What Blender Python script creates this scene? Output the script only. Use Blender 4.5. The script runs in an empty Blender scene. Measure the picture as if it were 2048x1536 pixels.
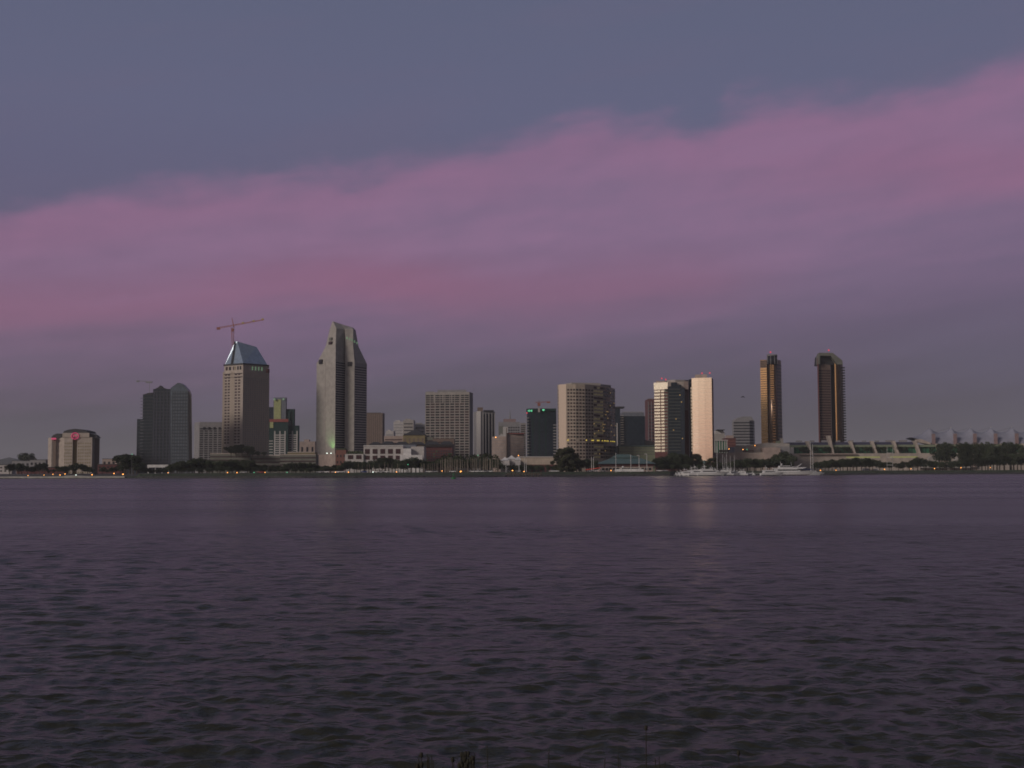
import bpy, math, random
import numpy as np
from mathutils import Vector, Matrix, Euler
random.seed(7)
R = math.radians
sc = bpy.context.scene
COL = sc.collection
# ------------------------------------------------------------------ camera
F, CH = 2471.0, 4.0
HOR = 942.2
PITCH = math.atan((HOR-768)/F); ROLL = R(.21)
CROT = Euler((math.pi/2+PITCH, ROLL, 0)).to_matrix()
CP = Vector((0, 0, CH))
def ray(px, py): return CROT @ Vector(((px-1024)/F, (768-py)/F, -1))
def P(px, py, Y):
    d = ray(px, py); return CP + d*(Y/d.y)
def X(px, Y, py=905): return P(px, py, Y).x
def Z(px, py, Y): return P(px, py, Y).z
def XY(px, Y, py=905): return Vector((X(px, Y, py), Y))
cd = bpy.data.cameras.new('camera'); cam = bpy.data.objects.new('camera', cd); COL.objects.link(cam)
cam.location = CP; cam.rotation_euler = (math.pi/2+PITCH, ROLL, 0)
cd.sensor_width = 36; cd.lens = 36*F/2048; cd.clip_start = .5; cd.clip_end = 60000
sc.camera = cam
GZ = 3.2                                             # level of the far city ground
# ------------------------------------------------------------------ materials
def newmat(name):
    m = bpy.data.materials.new(name); m.use_nodes = True
    return m, m.node_tree, m.node_tree.nodes['Principled BSDF']
def mat(name, col, rough=.8, metal=0., var=.16, scale=.25, bump=0., bscale=1., spec=.5, stretch=(1, 1, 1), dirt=0.):
    m, nt, b = newmat(name); N = nt.nodes; L = nt.links
    b.inputs['Roughness'].default_value = rough; b.inputs['Metallic'].default_value = metal
    b.inputs['Specular IOR Level'].default_value = spec
    tc = N.new('ShaderNodeTexCoord'); mp = N.new('ShaderNodeMapping'); mp.inputs['Scale'].default_value = stretch
    L.new(tc.outputs['Object'], mp.inputs['Vector'])
    nz = N.new('ShaderNodeTexNoise'); nz.inputs['Scale'].default_value = scale; nz.inputs['Detail'].default_value = 5
    L.new(mp.outputs['Vector'], nz.inputs['Vector'])
    cr = N.new('ShaderNodeValToRGB')
    a = [max(0, c*(1-var)) for c in col]; z = [min(1, c*(1+var)) for c in col]
    cr.color_ramp.elements[0].position = .3; cr.color_ramp.elements[1].position = .7
    cr.color_ramp.elements[0].color = (*a, 1); cr.color_ramp.elements[1].color = (*z, 1)
    L.new(nz.outputs['Fac'], cr.inputs['Fac']); L.new(cr.outputs['Color'], b.inputs['Base Color'])
    if bump:
        n2 = N.new('ShaderNodeTexNoise'); n2.inputs['Scale'].default_value = bscale; n2.inputs['Detail'].default_value = 3
        L.new(mp.outputs['Vector'], n2.inputs['Vector'])
        bp = N.new('ShaderNodeBump'); bp.inputs['Distance'].default_value = bump; L.new(n2.outputs['Fac'], bp.inputs['Height'])
        L.new(bp.outputs['Normal'], b.inputs['Normal'])
    return m
def emit(name, col, st):
    m, nt, b = newmat(name)
    b.inputs['Base Color'].default_value = (*[c*.5 for c in col], 1)
    b.inputs['Emission Color'].default_value = (*col, 1); b.inputs['Emission Strength'].default_value = st
    return m
M = dict(
 darkslab=mat('dark_slab_edge', (.055, .065, .072)),
 concrete=mat('pale_concrete', (.34, .31, .29)), concrete2=mat('grey_concrete', (.24, .23, .24)), stone=mat('beige_stone', (.40, .34, .30)),
 cream=mat('cream_render', (.46, .38, .31)), pinkish=mat('pink_beige_stone', (.36, .28, .25)), brown=mat('brown_stone', (.16, .115, .095)),
 white=mat('white_paint', (.62, .60, .60)), whiteconc=mat('white_concrete', (.46, .43, .42)), brick=mat('red_brick', (.20, .085, .065)),
 redroof=mat('red_tile', (.26, .07, .06)), darkroof=mat('dark_roofing', (.045, .045, .05)), tealroof=mat('weathered_copper', (.085, .135, .13), .5),
 ochre=mat('ochre_render', (.21, .17, .09)), maroon=mat('maroon_cladding', (.11, .035, .035)), greyblue=mat('bluish_cladding', (.13, .14, .17), .5),
 darkwin=mat('dark_window_glass', (.02, .021, .028), .22, 0, .5, 1.5, spec=.22), winred=mat('brownish_window_glass', (.045, .024, .028), .3, 0, .4, 1.2, spec=.2),
 tealglass=mat('dark_teal_glass', (.022, .032, .044), .28, 0, .3, .4, spec=.22), wingglass=mat('sky_lit_teal_glass', (.085, .110, .140), .3, 0, .25, .4, spec=.4), blueglass=mat('slate_glass', (.045, .052, .075), .25, .1, .2, .5, spec=.3),
 greenglass=mat('green_glass', (.035, .14, .075), .55, 0, .3, .2, spec=.3), mirror=mat('mirror_cladding', (.72, .65, .56), .17, 1., .17, .10, .05, .16, stretch=(1, 1, .6)),
 paleband=mat('pale_reflective_band', (.50, .46, .38), .3, .85, .1, .3), gold=mat('bronze_mirror_glass', (.38, .25, .13), .2, 1., .35, .6, .02, .4, stretch=(.6, .6, 1)),
 golddim=mat('dark_bronze_glass', (.15, .10, .07), .28, .8, .3, .5), dimband=mat('reflection_dimmed_band', (.11, .12, .10), .4, .5, .3, .4),
 yellowreflect=mat('painted_yellow_reflection', (.70, .60, .30), .5, 0, .5, 1.1), metalroof=mat('blue_metal_roof', (.42, .50, .58), .33, .75, .12, .3),
 bark=mat('bark', (.07, .055, .045), .9, 0, .3, 3), palmbark=mat('palm_bark', (.26, .22, .18), .9, 0, .3, 3),
 grass=mat('bank_grass', (.035, .05, .02), .95, 0, .4, .12, .3, .8), riprap=mat('rock_armour', (.055, .052, .05), .9, 0, .5, .9, .5, 1.1),
 earth=mat('city_ground', (.06, .058, .055), .95, 0, .3, .05), sand=mat('pale_quay_stone', (.30, .29, .27), .9, 0, .2, .2), cranered=mat('crane_red_paint', (.30, .10, .07), .6),
 craneye=mat('crane_yellow_paint', (.45, .33, .12), .6), gel=mat('boat_white_gelcoat', (.66, .65, .66), .35, 0, .06), glossycream=mat('glossy_cream_cladding', (.70, .57, .46), .35, .45, .10, .2), boatblue=mat('boat_navy_paint', (.03, .035, .09), .3),
 sail=mat('tent_membrane', (.27, .27, .34), .7, 0, .06), pylon=mat('pink_pylon', (.25, .17, .17)), buoygreen=mat('buoy_green_paint', (.02, .16, .05), .5),
 black=mat('dark_rubber', (.02, .02, .022), .7), carred=mat('car_red_paint', (.3, .03, .03), .3), carwhite=mat('car_white_paint', (.7, .7, .7), .3), carblue=mat('car_blue_paint', (.03, .06, .22), .3),
 carsilver=mat('car_silver_paint', (.35, .36, .38), .3, .4), hill=mat('far_hill_scrub', (.06, .065, .06), .95, 0, .3, .01), dry=mat('dry_weed', (.022, .019, .013), .9), bankearth=mat('near_bank_earth', (.05, .045, .03), .95, 0, .4, 2, .05, 6),
 blueroof=mat('navy_roof_band', (.05, .05, .10), .5), steel=mat('grey_steel', (.2, .2, .21), .5, .5), wood=mat('pier_timber', (.10, .075, .06), .9),
 olive=mat('olive_plaster', (.15, .15, .13)), lime=mat('painted_lit_green', (.34, .36, .17)), dkgreen=mat('green_scaffold_net', (.02, .045, .042), .8, spec=.2),
 ltgreenfascia=mat('pale_green_fascia', (.20, .23, .16)),
 e_orange=emit('sodium_lamp', (1, .38, .08), 3.6), e_white=emit('white_lamp', (.85, 1, .9), 2.2), e_green=emit('green_lamp', (.20, 1, .50), .6),
 e_red=emit('red_beacon', (1, .08, .12), .65), e_yellow=emit('lit_window', (1, .75, .12), .75), e_pink=emit('pink_neon', (1, .10, .28), .27), e_warm=emit('lit_interior', (1, .66, .25), .22),
 e_gwin=emit('green_lit_window', (.45, .75, .45), .16), e_redline=emit('red_neon_line', (1, .12, .08), .30), e_ylit=emit('dim_yellow_strip', (.8, .85, .3), .10))
def foliage(name, c):
    m, nt, b = newmat(name); N = nt.nodes; L = nt.links
    b.inputs['Roughness'].default_value = .85; b.inputs['Specular IOR Level'].default_value = .2
    oi = N.new('ShaderNodeObjectInfo'); tc = N.new('ShaderNodeTexCoord'); nz = N.new('ShaderNodeTexNoise'); nz.inputs['Scale'].default_value = .6
    L.new(tc.outputs['Object'], nz.inputs['Vector'])
    ad = N.new('ShaderNodeMath'); ad.operation = 'MULTIPLY_ADD'; ad.inputs[1].default_value = .35
    L.new(oi.outputs['Random'], ad.inputs[0]); L.new(nz.outputs['Fac'], ad.inputs[2])
    cr = N.new('ShaderNodeValToRGB'); cr.color_ramp.elements[0].position = .35; cr.color_ramp.elements[1].position = .95
    cr.color_ramp.elements[0].color = (c[0]*.6, c[1]*.6, c[2]*.6, 1); cr.color_ramp.elements[1].color = (c[0]*1.5, c[1]*1.45, c[2]*1.3, 1)
    L.new(ad.outputs[0], cr.inputs['Fac']); L.new(cr.outputs['Color'], b.inputs['Base Color'])
    return m
M['leaf'] = foliage('dark_leaves', (.045, .058, .035)); M['palm'] = foliage('palm_leaves', (.055, .07, .035)); M['conifer'] = foliage('tall_tree_leaves', (.05, .055, .03))
# ------------------------------------------------------------------ builders
ORG = {}
def tag(o, label, cat, group=None, kind=None):
    if label: o['label'] = label
    if cat: o['category'] = cat
    if group: o['group'] = group
    if kind: o['kind'] = kind
    return o
def thing(name, label, cat, loc, group=None):
    o = bpy.data.objects.new(name, None); o.empty_display_size = .5; COL.objects.link(o)
    o.location = Vector(loc); ORG[o.name] = Vector(loc); tag(o, label, cat, group); return o
class MB:
    def __init__(s): s.v = []; s.f = []
    def add(s, vs, fs):
        n = len(s.v); s.v += [tuple(v) for v in vs]; s.f += [tuple(i+n for i in f) for f in fs]; return s
    def box(s, c, d, rz=0):
        ca, sa = math.cos(rz), math.sin(rz); vs = []
        for k in (-.5, .5):
            for (i, j) in ((-.5, -.5), (.5, -.5), (.5, .5), (-.5, .5)):
                x, y = i*d[0], j*d[1]; vs.append((c[0]+x*ca-y*sa, c[1]+x*sa+y*ca, c[2]+k*d[2]))
        return s.add(vs, [(3, 2, 1, 0), (4, 5, 6, 7), (0, 1, 5, 4), (1, 2, 6, 5), (2, 3, 7, 6), (3, 0, 4, 7)])
    def loft(s, rings, cap=True):      # rings: lists of 3D points, same count
        n = len(rings[0]); vs = [p for r in rings for p in r]; fs = []
        for k in range(len(rings)-1):
            for i in range(n):
                j = (i+1) % n; fs.append((k*n+i, k*n+j, (k+1)*n+j, (k+1)*n+i))
        if cap: fs += [tuple(range(n-1, -1, -1)), tuple((len(rings)-1)*n+i for i in range(n))]
        return s.add(vs, fs)
    def prism(s, poly, z0, z1): return s.loft([[(p[0], p[1], z0) for p in poly], [(p[0], p[1], z1) for p in poly]])
    def tube(s, a, b, r0, r1=None, n=6, cap=True):
        a, b = Vector(a), Vector(b); r1 = r0 if r1 is None else r1; d = (b-a).normalized()
        u = d.orthogonal().normalized(); w = d.cross(u)
        rg = [[p+(u*math.cos(t)+w*math.sin(t))*r for t in [2*math.pi*i/n for i in range(n)]] for p, r in ((a, r0), (b, r1))]
        return s.loft(rg, cap)
    def ball(s, c, r, n=8, m=5, sz=1):
        rg = []
        for k in range(m+1):
            t = math.pi*(k+.001)/(m+.002); rg.append([(c[0]+r*math.sin(t)*math.cos(2*math.pi*i/n), c[1]+r*math.sin(t)*math.sin(2*math.pi*i/n), c[2]-r*sz*math.cos(t)) for i in range(n)])
        return s.loft(rg)
    def outline(s, pts, Y, depth, depthfn=None):     # a profile given as (px,py) at distance Y, real thickness `depth`
        w = [P(a, b, Y) for a, b in pts]
        return s.loft([[(p.x, Y, p.z) for p in w], [(p.x, Y+depth, p.z) for p in w]])
    def build(s, name, m, parent=None, smooth=False, label=None):
        me = bpy.data.meshes.new(name); org = ORG[parent.name] if parent else Vector((0, 0, 0))
        me.from_pydata([(v[0]-org.x, v[1]-org.y, v[2]-org.z) for v in s.v], [], s.f)
        me.materials.append(m); me.validate()
        import bmesh
        bm = bmesh.new(); bm.from_mesh(me); bmesh.ops.recalc_face_normals(bm, faces=bm.faces); bm.to_mesh(me); bm.free()
        if smooth: me.polygons.foreach_set('use_smooth', [True]*len(me.polygons))
        o = bpy.data.objects.new(name, me); COL.objects.link(o)
        if parent: o.parent = parent
        ORG[o.name] = org
        if label: o['label'] = label
        return o
UB = {}
def ubox(root, name, m, c, d, rz=0):          # one unit-box part with its own transform (mesh shared per material)
    if m.name not in UB:
        me = bpy.data.meshes.new('unit_'+m.name); b = MB().box((0, 0, 0), (1, 1, 1)); me.from_pydata(b.v, [], b.f); me.materials.append(m); UB[m.name] = me
    o = bpy.data.objects.new(name, UB[m.name]); COL.objects.link(o); o.parent = root
    o.location = Vector(c)-ORG[root.name]; o.scale = d; o.rotation_euler.z = rz; return o
def wallframe(p0, p1):
    p0, p1 = Vector(p0), Vector(p1); d = p1-p0; L = d.length; t = d/L; n = Vector((t.y, -t.x))
    if n.dot(-(p0+p1)/2) < 0: n = -n
    return p0, t, n, L, math.atan2(t.y, t.x)
def sub(root, child, parent):          # move parts one level down, under the first sibling part of the given kind
    ps = [c for c in root.children if c.name.split('.')[0] == parent]
    if not ps: return
    for c in list(root.children):
        if c.name.split('.')[0] == child:
            p = min(ps, key=lambda p: 0); c.parent = p
CNT = {}
STF = {}
def wpart(root, name, m, c, d, rz):
    k = (root.name, name); CNT[k] = CNT.get(k, 0)+1
    if CNT[k] <= 100: return ubox(root, name, m, c, d, rz)
    STF.setdefault((root.name, name, m.name), MB()).box(c, d, rz)
def flush():
    for (r, n, m), b in STF.items():
        o = b.build(n, bpy.data.materials[m], bpy.data.objects[r]); o['kind'] = 'stuff'
    STF.clear()
def grid(root, m, p0, p1, z0, z1, cols, rows, wf=.6, hf=.6, name='window', proud=.1, skip=None, jitter=0):
    p, t, n, L, a = wallframe(p0, p1); cw = L/cols; rh = (z1-z0)/rows
    for j in range(rows-1, -1, -1):
        for i in range(cols):
            if skip and skip(i, j): continue
            c = p+t*(cw*(i+.5))+n*(proud-.2); mm = m if not isinstance(m, (list, tuple)) else random.choice(m)
            wpart(root, name, mm, (c.x, c.y, z0+rh*(j+.5)), (cw*wf, .4, rh*hf), a)
def bands(root, m, p0, p1, z0, z1, rows, hf=.5, name='window_band', proud=.1, wf=1.0, th=.4):
    p, t, n, L, a = wallframe(p0, p1); rh = (z1-z0)/rows; c = p+t*(L/2)+n*(proud-th/2)
    for j in range(rows): wpart(root, name, m, (c.x, c.y, z0+rh*(j+.5)), (L*wf, th, rh*hf), a)
def piers(root, m, p0, p1, z0, z1, num, w, name='facade_pier', proud=.35, ends=True):
    p, t, n, L, a = wallframe(p0, p1)
    for i in range(num):
        s = L*i/(num-1) if ends else L*(i+.5)/num
        s = min(max(s, w/2+.03), L-w/2-.03); c = p+t*s+n*(proud-.35)
        wpart(root, name, m, (c.x, c.y, (z0+z1)/2), (w, .7, z1-z0), a)
def beacon(root, px, py, Y, m='e_red', r=.8, name='beacon'):
    q = P(px, py, Y); b = MB(); b.ball(q, r); return b.build(name, M[m], root)
# simple block tower with optional right / left visible side
def block(root, px0, px1, ytop, Y, depth, m, name='wall', z0=None, pyref=None):
    a, b = X(px0, Y), X(px1, Y); zt = Z((px0+px1)/2, ytop, Y)
    return MB().prism([(a, Y), (b, Y), (b, Y+depth), (a, Y+depth)], GZ if z0 is None else z0, zt).build(name, m, root), (Vector((a, Y)), Vector((b, Y)), zt)
def bthing(label, px, Y, name='tower_building', cat='building', group=None): return thing(name, label, cat, (X(px, Y), Y, GZ), group)

# ================================================================== BUILDINGS
# --- hotel with red ring sign, far left
Y = 1150; t = bthing('squat cream hotel block with curved dark roof and glowing pink ring sign, leftmost large building', 148, Y, 'hotel_building', 'hotel')
zt = Z(150, 875, Y); pl = [XY(96, Y+6), XY(103, Y), XY(117, Y+3), XY(128, Y-2), XY(145, Y-2), XY(145, Y+2), XY(154, Y+2), XY(154, Y-2), XY(184, Y-2), XY(188, Y+6), XY(199, Y+12), XY(199, Y+40), XY(96, Y+40)]
MB().prism(pl, GZ, zt).build('wall', M['stone'], t)
MB().prism([XY(124, Y-2.6), XY(178, Y-2.6), XY(178, Y+25), XY(124, Y+25)], zt, Z(150, 866, Y)).build('parapet', M['stone'], t)
MB().outline([(126, 866), (128, 862), (138, 859), (150, 857.5), (162, 859), (173, 862), (176, 866)], Y, 24).build('roof_vault', M['darkroof'], t)
for pts in ([(102, 876), (106, 870), (114, 867), (123.6, 867.5), (123.6, 876)], [(178.4, 876), (178.4, 867.5), (187, 868), (193, 871), (197, 876)]):
    MB().outline(pts, Y+1, 7).build('roof', M['darkroof'], t)
for a, b, n in ((128, 144, 4), (155, 168, 3), (169, 182, 3)):
    grid(t, M['ochre'], XY(a, Y-2), XY(b, Y-2), zt-34, zt-4, n, 10, .5, .45)
ubox(t, 'window_strip', M['ochre'], (X(149.5, Y+1.9), Y+1.9, zt-17), (3.6, .4, 34)); 
p, tt, n_, L, a = wallframe(XY(188, Y+6), XY(199, Y+12)); c = (XY(188, Y+6)+XY(199, Y+12))/2
ubox(t, 'window_strip', M['brown'], (c.x, c.y, zt-18), (L*.8, .4, 34), a)
ubox(t, 'window_strip', M['brown'], (X(108, Y), Y+.9, zt-14), (3, .5, 26))
q = P(150, 872, Y-3.2); b = MB()
for k in range(20):
    a0, a1 = [2*math.pi*(k+j)/20 for j in (0, 1)]
    b.tube((q.x+3.3*math.cos(a0), q.y, q.z+2.9*math.sin(a0)), (q.x+3.3*math.cos(a1), q.y, q.z+2.9*math.sin(a1)), .42)
b.box((q.x, q.y, q.z+.1), (3.0, .3, .5)); b.box((q.x-1.3, q.y, q.z), (.5, .3, 2.6)); b.box((q.x+1.2, q.y, q.z-.9), (.5, .3, 1.6))
b.build('ring_sign', M['e_pink'], t)
q = P(107.5, 877.5, Y-1); MB().box(q, (4.5, .4, 1.6)).build('neon_sign', M['e_pink'], t)

# --- dark stepped glass condo tower
Y = 1200; t = bthing('dark teal glass tower with stepped left shoulders and a rounded right top', 330, Y)
for x0, x1, yt, dy, rows in ((273, 286, 838, 6, 26), (284, 306, 790, 2, 44), (304.2, 341, 778, 0, 46)):
    o, (a, b_, z) = block(t, x0, x1, yt, Y+dy, 12, M['tealglass'], 'wall')
    bands(t, M['darkslab'], a, b_, GZ+6, z-1, rows//2, .2, 'floor_slab', .25)
MB().outline([(341.2, 930), (341.2, 776), (348, 771), (355, 766), (361, 766), (368, 770.5), (376, 780), (379, 788), (380, 930)], Y-4, 8).build('curved_wing', M['wingglass'], t)  # wing's brighter, sky-reflecting look is put into a lighter glass colour
MB().outline([(377, 930), (376, 781), (377.5, 783), (380, 790), (381, 800), (381.5, 930)], Y-5, 4).build('corner_glazing', M['darkwin'], t)
a, b_ = XY(343, Y-4), XY(375, Y-4)
piers(t, M['darkslab'], a, b_, GZ, Z(350, 783, Y), 7, .6, 'mullion', .2); bands(t, M['blueglass'], a, b_, GZ+8, Z(350, 785, Y), 22, .28, 'window_band', .08)
piers(t, M['blueglass'], XY(305.5, Y), XY(340, Y), GZ, Z(320, 780, Y), 6, 1.2, 'mullion', .3)
for k in range(20): 
    z = Z(284, 790, Y)-3-k*3.1; ubox(t, 'balcony', M['greyblue'], (X(283.6, Y+3), Y+3, z), (3.4, 3, .5))
MB().outline([(310, 777.9), (317, 774), (320, 771), (324, 775), (334, 777.9)], Y+5, 8).build('plant_room', M['darkroof'], t)
MB().outline([(284, 789.8), (296, 786), (305, 785), (305, 789.8)], Y+6, 8).build('plant_room', M['darkroof'], t)
MB().prism([XY(295, 1010), XY(340, 1010), XY(340, 1020), XY(295, 1020)], Z(300, 935, 1010), Z(300, 929.5, 1010)).build('roof', M['white'], tt0:=thing('park_pavilion', 'pale flat-roofed pavilion showing above dark trees below stepped glass tower', 'pavilion', (X(317, 1010), 1010, GZ)))
for a in (297, 311, 325, 338): MB().prism([XY(a-1, 1012), XY(a+1, 1012), XY(a+1, 1014), XY(a-1, 1014)], GZ, Z(300, 935, 1010)).build('column', M['white'], tt0)

# --- small office with gridded windows
Y = 1300; t = bthing('small grey office block with grid of windows between stepped tower and crane tower', 415, Y)
a, b_, c = XY(388, Y+14), XY(398, Y), XY(444, Y+3); zt = Z(400, 844, Y)
MB().prism([a, b_, c, XY(444, Y+30), XY(388, Y+30)], GZ, zt).build('wall', M['concrete2'], t)
grid(t, M['darkwin'], b_, c, GZ+8, zt-6, 5, 17, .74, .55); bands(t, M['concrete2'], a, b_, GZ+8, zt-4, 16, .35, 'window_band')
grid(t, M['darkwin'], XY(403, Y), c, zt-8.5, zt-5, 4, 1, .5, .8, 'top_window')

# --- construction-phase hotel tower with metal wedge roof
Y = 1250; t = bthing('stone hotel tower under construction with pointed blue metal roof', 490, Y, 'hotel_tower', 'hotel')
A, B, C = XY(444, Y+16), XY(484, Y), XY(537, Y+24); zt = Z(484, 742, Y)
back = [XY(537, Y+45), XY(500, Y+60), XY(450, Y+48)]
MB().prism([A, B, C]+back, GZ, zt).build('wall', M['stone'], t)
def inset(poly, f):
    c = sum((Vector(p) for p in poly), Vector((0, 0)))/len(poly); return [c+(Vector(p)-c)*f for p in poly]
up = inset([A, B, C]+back, .955); zu = Z(484, 727, Y)
MB().prism(up, zt, zu).build('upper_storey', M['stone'], t)
rb = inset([A, B, C]+back, .93); r0 = [(p.x, p.y, zu) for p in rb]
apL, apR = P(471, 683, Y+22), P(513, 694, Y+30)
r1 = [(apL.x-.5, apL.y, apL.z), (apL.x+2, apL.y-.6, apL.z), (apR.x, apR.y-.6, apR.z), (apR.x, apR.y+1, apR.z), (apL.x+3, apR.y+2, apL.z-1), (apL.x-.5, apL.y+2, apL.z)]
MB().loft([r0, r1]).build('roof', M['metalroof'], t)
MB().prism(inset([A, B, C]+back, .99), zu-.8, zu+.6).build('roof_edge', M['darkroof'], t)
q0 = Vector(r0[0]).lerp(Vector(r0[1]), .40); q1 = Vector(r1[0])
MB().tube(q0+Vector((-.4, -.5, 0)), q1+Vector((0, -.5, 0)), 1.3, .6, 4).build('roof_slot', M['darkroof'], t)
def lp(p, q, f): return Vector(p).lerp(Vector(q), f)
for f0, f1 in ((.08, .38), (.58, .9)):
    grid(t, M['winred'], lp(A, B, f0), lp(A, B, f1), Z(484, 888, Y), Z(484, 745, Y), 2, 24, .66, .55)
for f0, f1 in ((.05, .4), (.45, .62), (.66, .93)): grid(t, [M['darkwin'], M['winred'], M['ochre']], lp(up[0], up[1], f0), lp(up[0], up[1], f1), zt+1, zu-1.5, 2, 1, .6, .7, 'top_window')
piers(t, M['cream'], lp(A, B, .4), lp(A, B, .56), GZ, zt, 3, .7); piers(t, M['cream'], lp(A, B, .0), lp(A, B, .07), GZ, zt+.3, 2, .7)
bands(t, M['darkwin'], lp(A, B, .02), lp(A, B, .98), Z(484, 757, Y), Z(484, 743, Y), 2, .25, 'window_band', .05)
piers(t, M['stone'], B, C, GZ, zt-1, 13, 1.1, 'facade_pier', .3); bands(t, M['concrete2'], B, C, GZ+10, zt-6, 40, .4, 'window_band', .1)
grid(t, M['e_gwin'], lp(up[1], up[2], .30), lp(up[1], up[2], .80), zt+1.2, zu-1.8, 4, 1, .4, .85, 'lit_window', .2)
for f in (.92, .97): ubox(t, 'site_shed', M['maroon'], (lp(B, C, f).x, lp(B, C, f).y, zt+2.0), (1.6, 3, 4))
zp = Z(520, 742, Y)
# podium of it
t = bthing('low beige terraced podium with planted roof terraces under crane tower', 545, 1180, 'podium_building')
for x0, x1, yt, yy in ((420, 452, 908, 1190), (452, 500, 908, 1180), (500, 560, 912, 1184), (560, 632, 910, 1178), (575, 630, 905, 1200)):
    o, (a, b_, z) = block(t, x0, x1, yt, yy, 16, M['ochre'] if x0 == 575 else M['olive'], 'wall')
    bands(t, M['winred'], a, b_, z-11, z-1, 3, .35, 'window_band')
    ubox(t, 'parapet', M['stone'], ((a.x+b_.x)/2, a.y-.1, z+.3), (b_.x-a.x-.1, .5, .8))

# --- tower crane above
t = thing('tower_crane', 'red tower crane rising above the pointed blue metal roof', 'crane', (X(464, 1290), 1290, GZ))
b = MB(); x0 = X(466, 1290); zt = Z(464, 655, 1290); w = .75
for i, j in ((-w, -w), (w, -w), (w, w), (-w, w)): b.tube((x0+i, 1290+j, Z(464, 730, 1290)), (X(464, 1290, 655)+i, 1290+j, zt), .22, n=4)
k = Z(464, 730, 1290); s = 1
while k < zt-2: b.tube((x0-w*s-.3, 1289.2, k), (x0+w*s-.3, 1289.2, k+2), .14, n=4); s = -s; k += 2
b.build('mast', M['cranered'], t)
MB().tube((x0-.6, 1290, zt), P(464, 636, 1290), .7, .35, 4).build('tower_top', M['cranered'], t)
pa, pb = P(435, 657.5, 1290), P(528, 640, 1280)
def truss(pa, pb, h, r=.2, n=16):
    b = MB(); b.tube(pa, pb, r, n=4); u = Vector((0, 0, h)); b.tube(pa+u, pb+u*.5, r, n=4)
    for i in range(n):
        p, q = pa.lerp(pb, i/n), pa.lerp(pb, (i+1)/n); b.tube(p, q+u*.8, r*.7, n=4)
    return b
truss(pa, pb, 1.3, .28).build('jib', M['cranered'], t)
MB().box(pa+Vector((1, 0, .3)), (3.6, 1.6, 2.4)).build('counterweight', M['cranered'], t)
MB().box(P(466, 660, 1288), (2.0, 2, 3)).build('cab', M['cranered'], t)
for f in (.55, .78, .97): MB().box(pa.lerp(pb, f)+Vector((0, 0, 1.1)), (2.2, 1, 1.6)).build('work_light_panel', M['craneye'], t)
# distant crane, thin
t = thing('tower_crane', 'faint thin grey crane jib just above the stepped glass tower', 'crane', (X(300, 1700), 1700, GZ))
MB().tube((X(300, 1700), 1700, GZ), P(299, 762, 1700), .5, .3, 4).build('mast', M['steel'], t)
truss(P(273, 762, 1700), P(306, 764, 1700), .8, .22, 10).build('jib', M['steel'], t)
MB().box(P(276, 762.5, 1700), (4, 1.5, 2.2)).build('counterweight', M['steel'], t); MB().box(P(298, 764.5, 1700), (9, 1.5, 2)).build('cab', M['steel'], t)

# --- green-lit condo pair behind
Y = 1600; t = bthing('green-lit twin condo towers with painted yellow-lit faces and white balcony rows', 565, Y)
def bb(x0, x1, y0, y1, yy, dep, m, nm='wall'):
    a, b_ = X(x0, yy), X(x1, yy); return MB().prism([(a, yy), (b_, yy), (b_, yy+dep), (a, yy+dep)], GZ if y1 is None else Z(x0, y1, yy), Z((x0+x1)/2, y0, yy)).build(nm, m, t)
bb(537, 546, 814, None, Y+20, 20, M['tealglass']); bb(546, 571, 795, None, Y, 7, M['greyblue']); bb(547, 561, 799, 842, Y-.6, .6, M['lime'], 'painted_lit_face')  # yellow-green light on the tower faces is painted as thin coloured slabs
bb(571.5, 587.5, 818, None, Y+4, 8, M['dkgreen']); bb(562, 580, 822, None, Y+2, 1.2, M['dkgreen']); bb(564, 578, 826, 846, Y+3.3, .6, M['lime'], 'painted_lit_face')
bb(537, 576, 841, None, Y-20, 18, M['dkgreen']); bb(538, 576, 838, 844, Y-21, 1, M['redroof'], 'red_band'); bb(539, 546, 844, 856, Y-20.8, .6, M['lime'], 'painted_lit_face')
bb(572, 597, 851, None, Y-14, 6, M['dkgreen'])
for x0, x1, yy in ((548, 571, Y-20), (574, 595, Y-14)):
    a, b_ = XY(x0, yy), XY(x1, yy); bands(t, M['whiteconc'], a, b_, GZ+10, Z(560, 868, yy), 14, .4, 'balcony', .7); piers(t, M['whiteconc'], a, b_, GZ, Z(560, 862, yy), 3, 1.5)
bands(t, M['whiteconc'], XY(538, Y-20), XY(546, Y-20), GZ+10, Z(540, 880, Y), 9, .3, 'balcony', .7)
for a_ in (549, 567): beacon(t, a_, 798.5, Y-3, 'e_gwin', 1.3, 'roof_lamp')
t = bthing('beige low block with dark vertical windows between condo pair and tallest tower', 615, 1450)
o, (a, b_, z) = block(t, 599, 630, 883, 1450, 20, M['pinkish']); grid(t, M['darkwin'], a, b_, GZ+12, z-6, 3, 1, .35, .95); block(t, 608, 618, 879, 1455, 8, M['pinkish'], 'penthouse', z)

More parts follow.
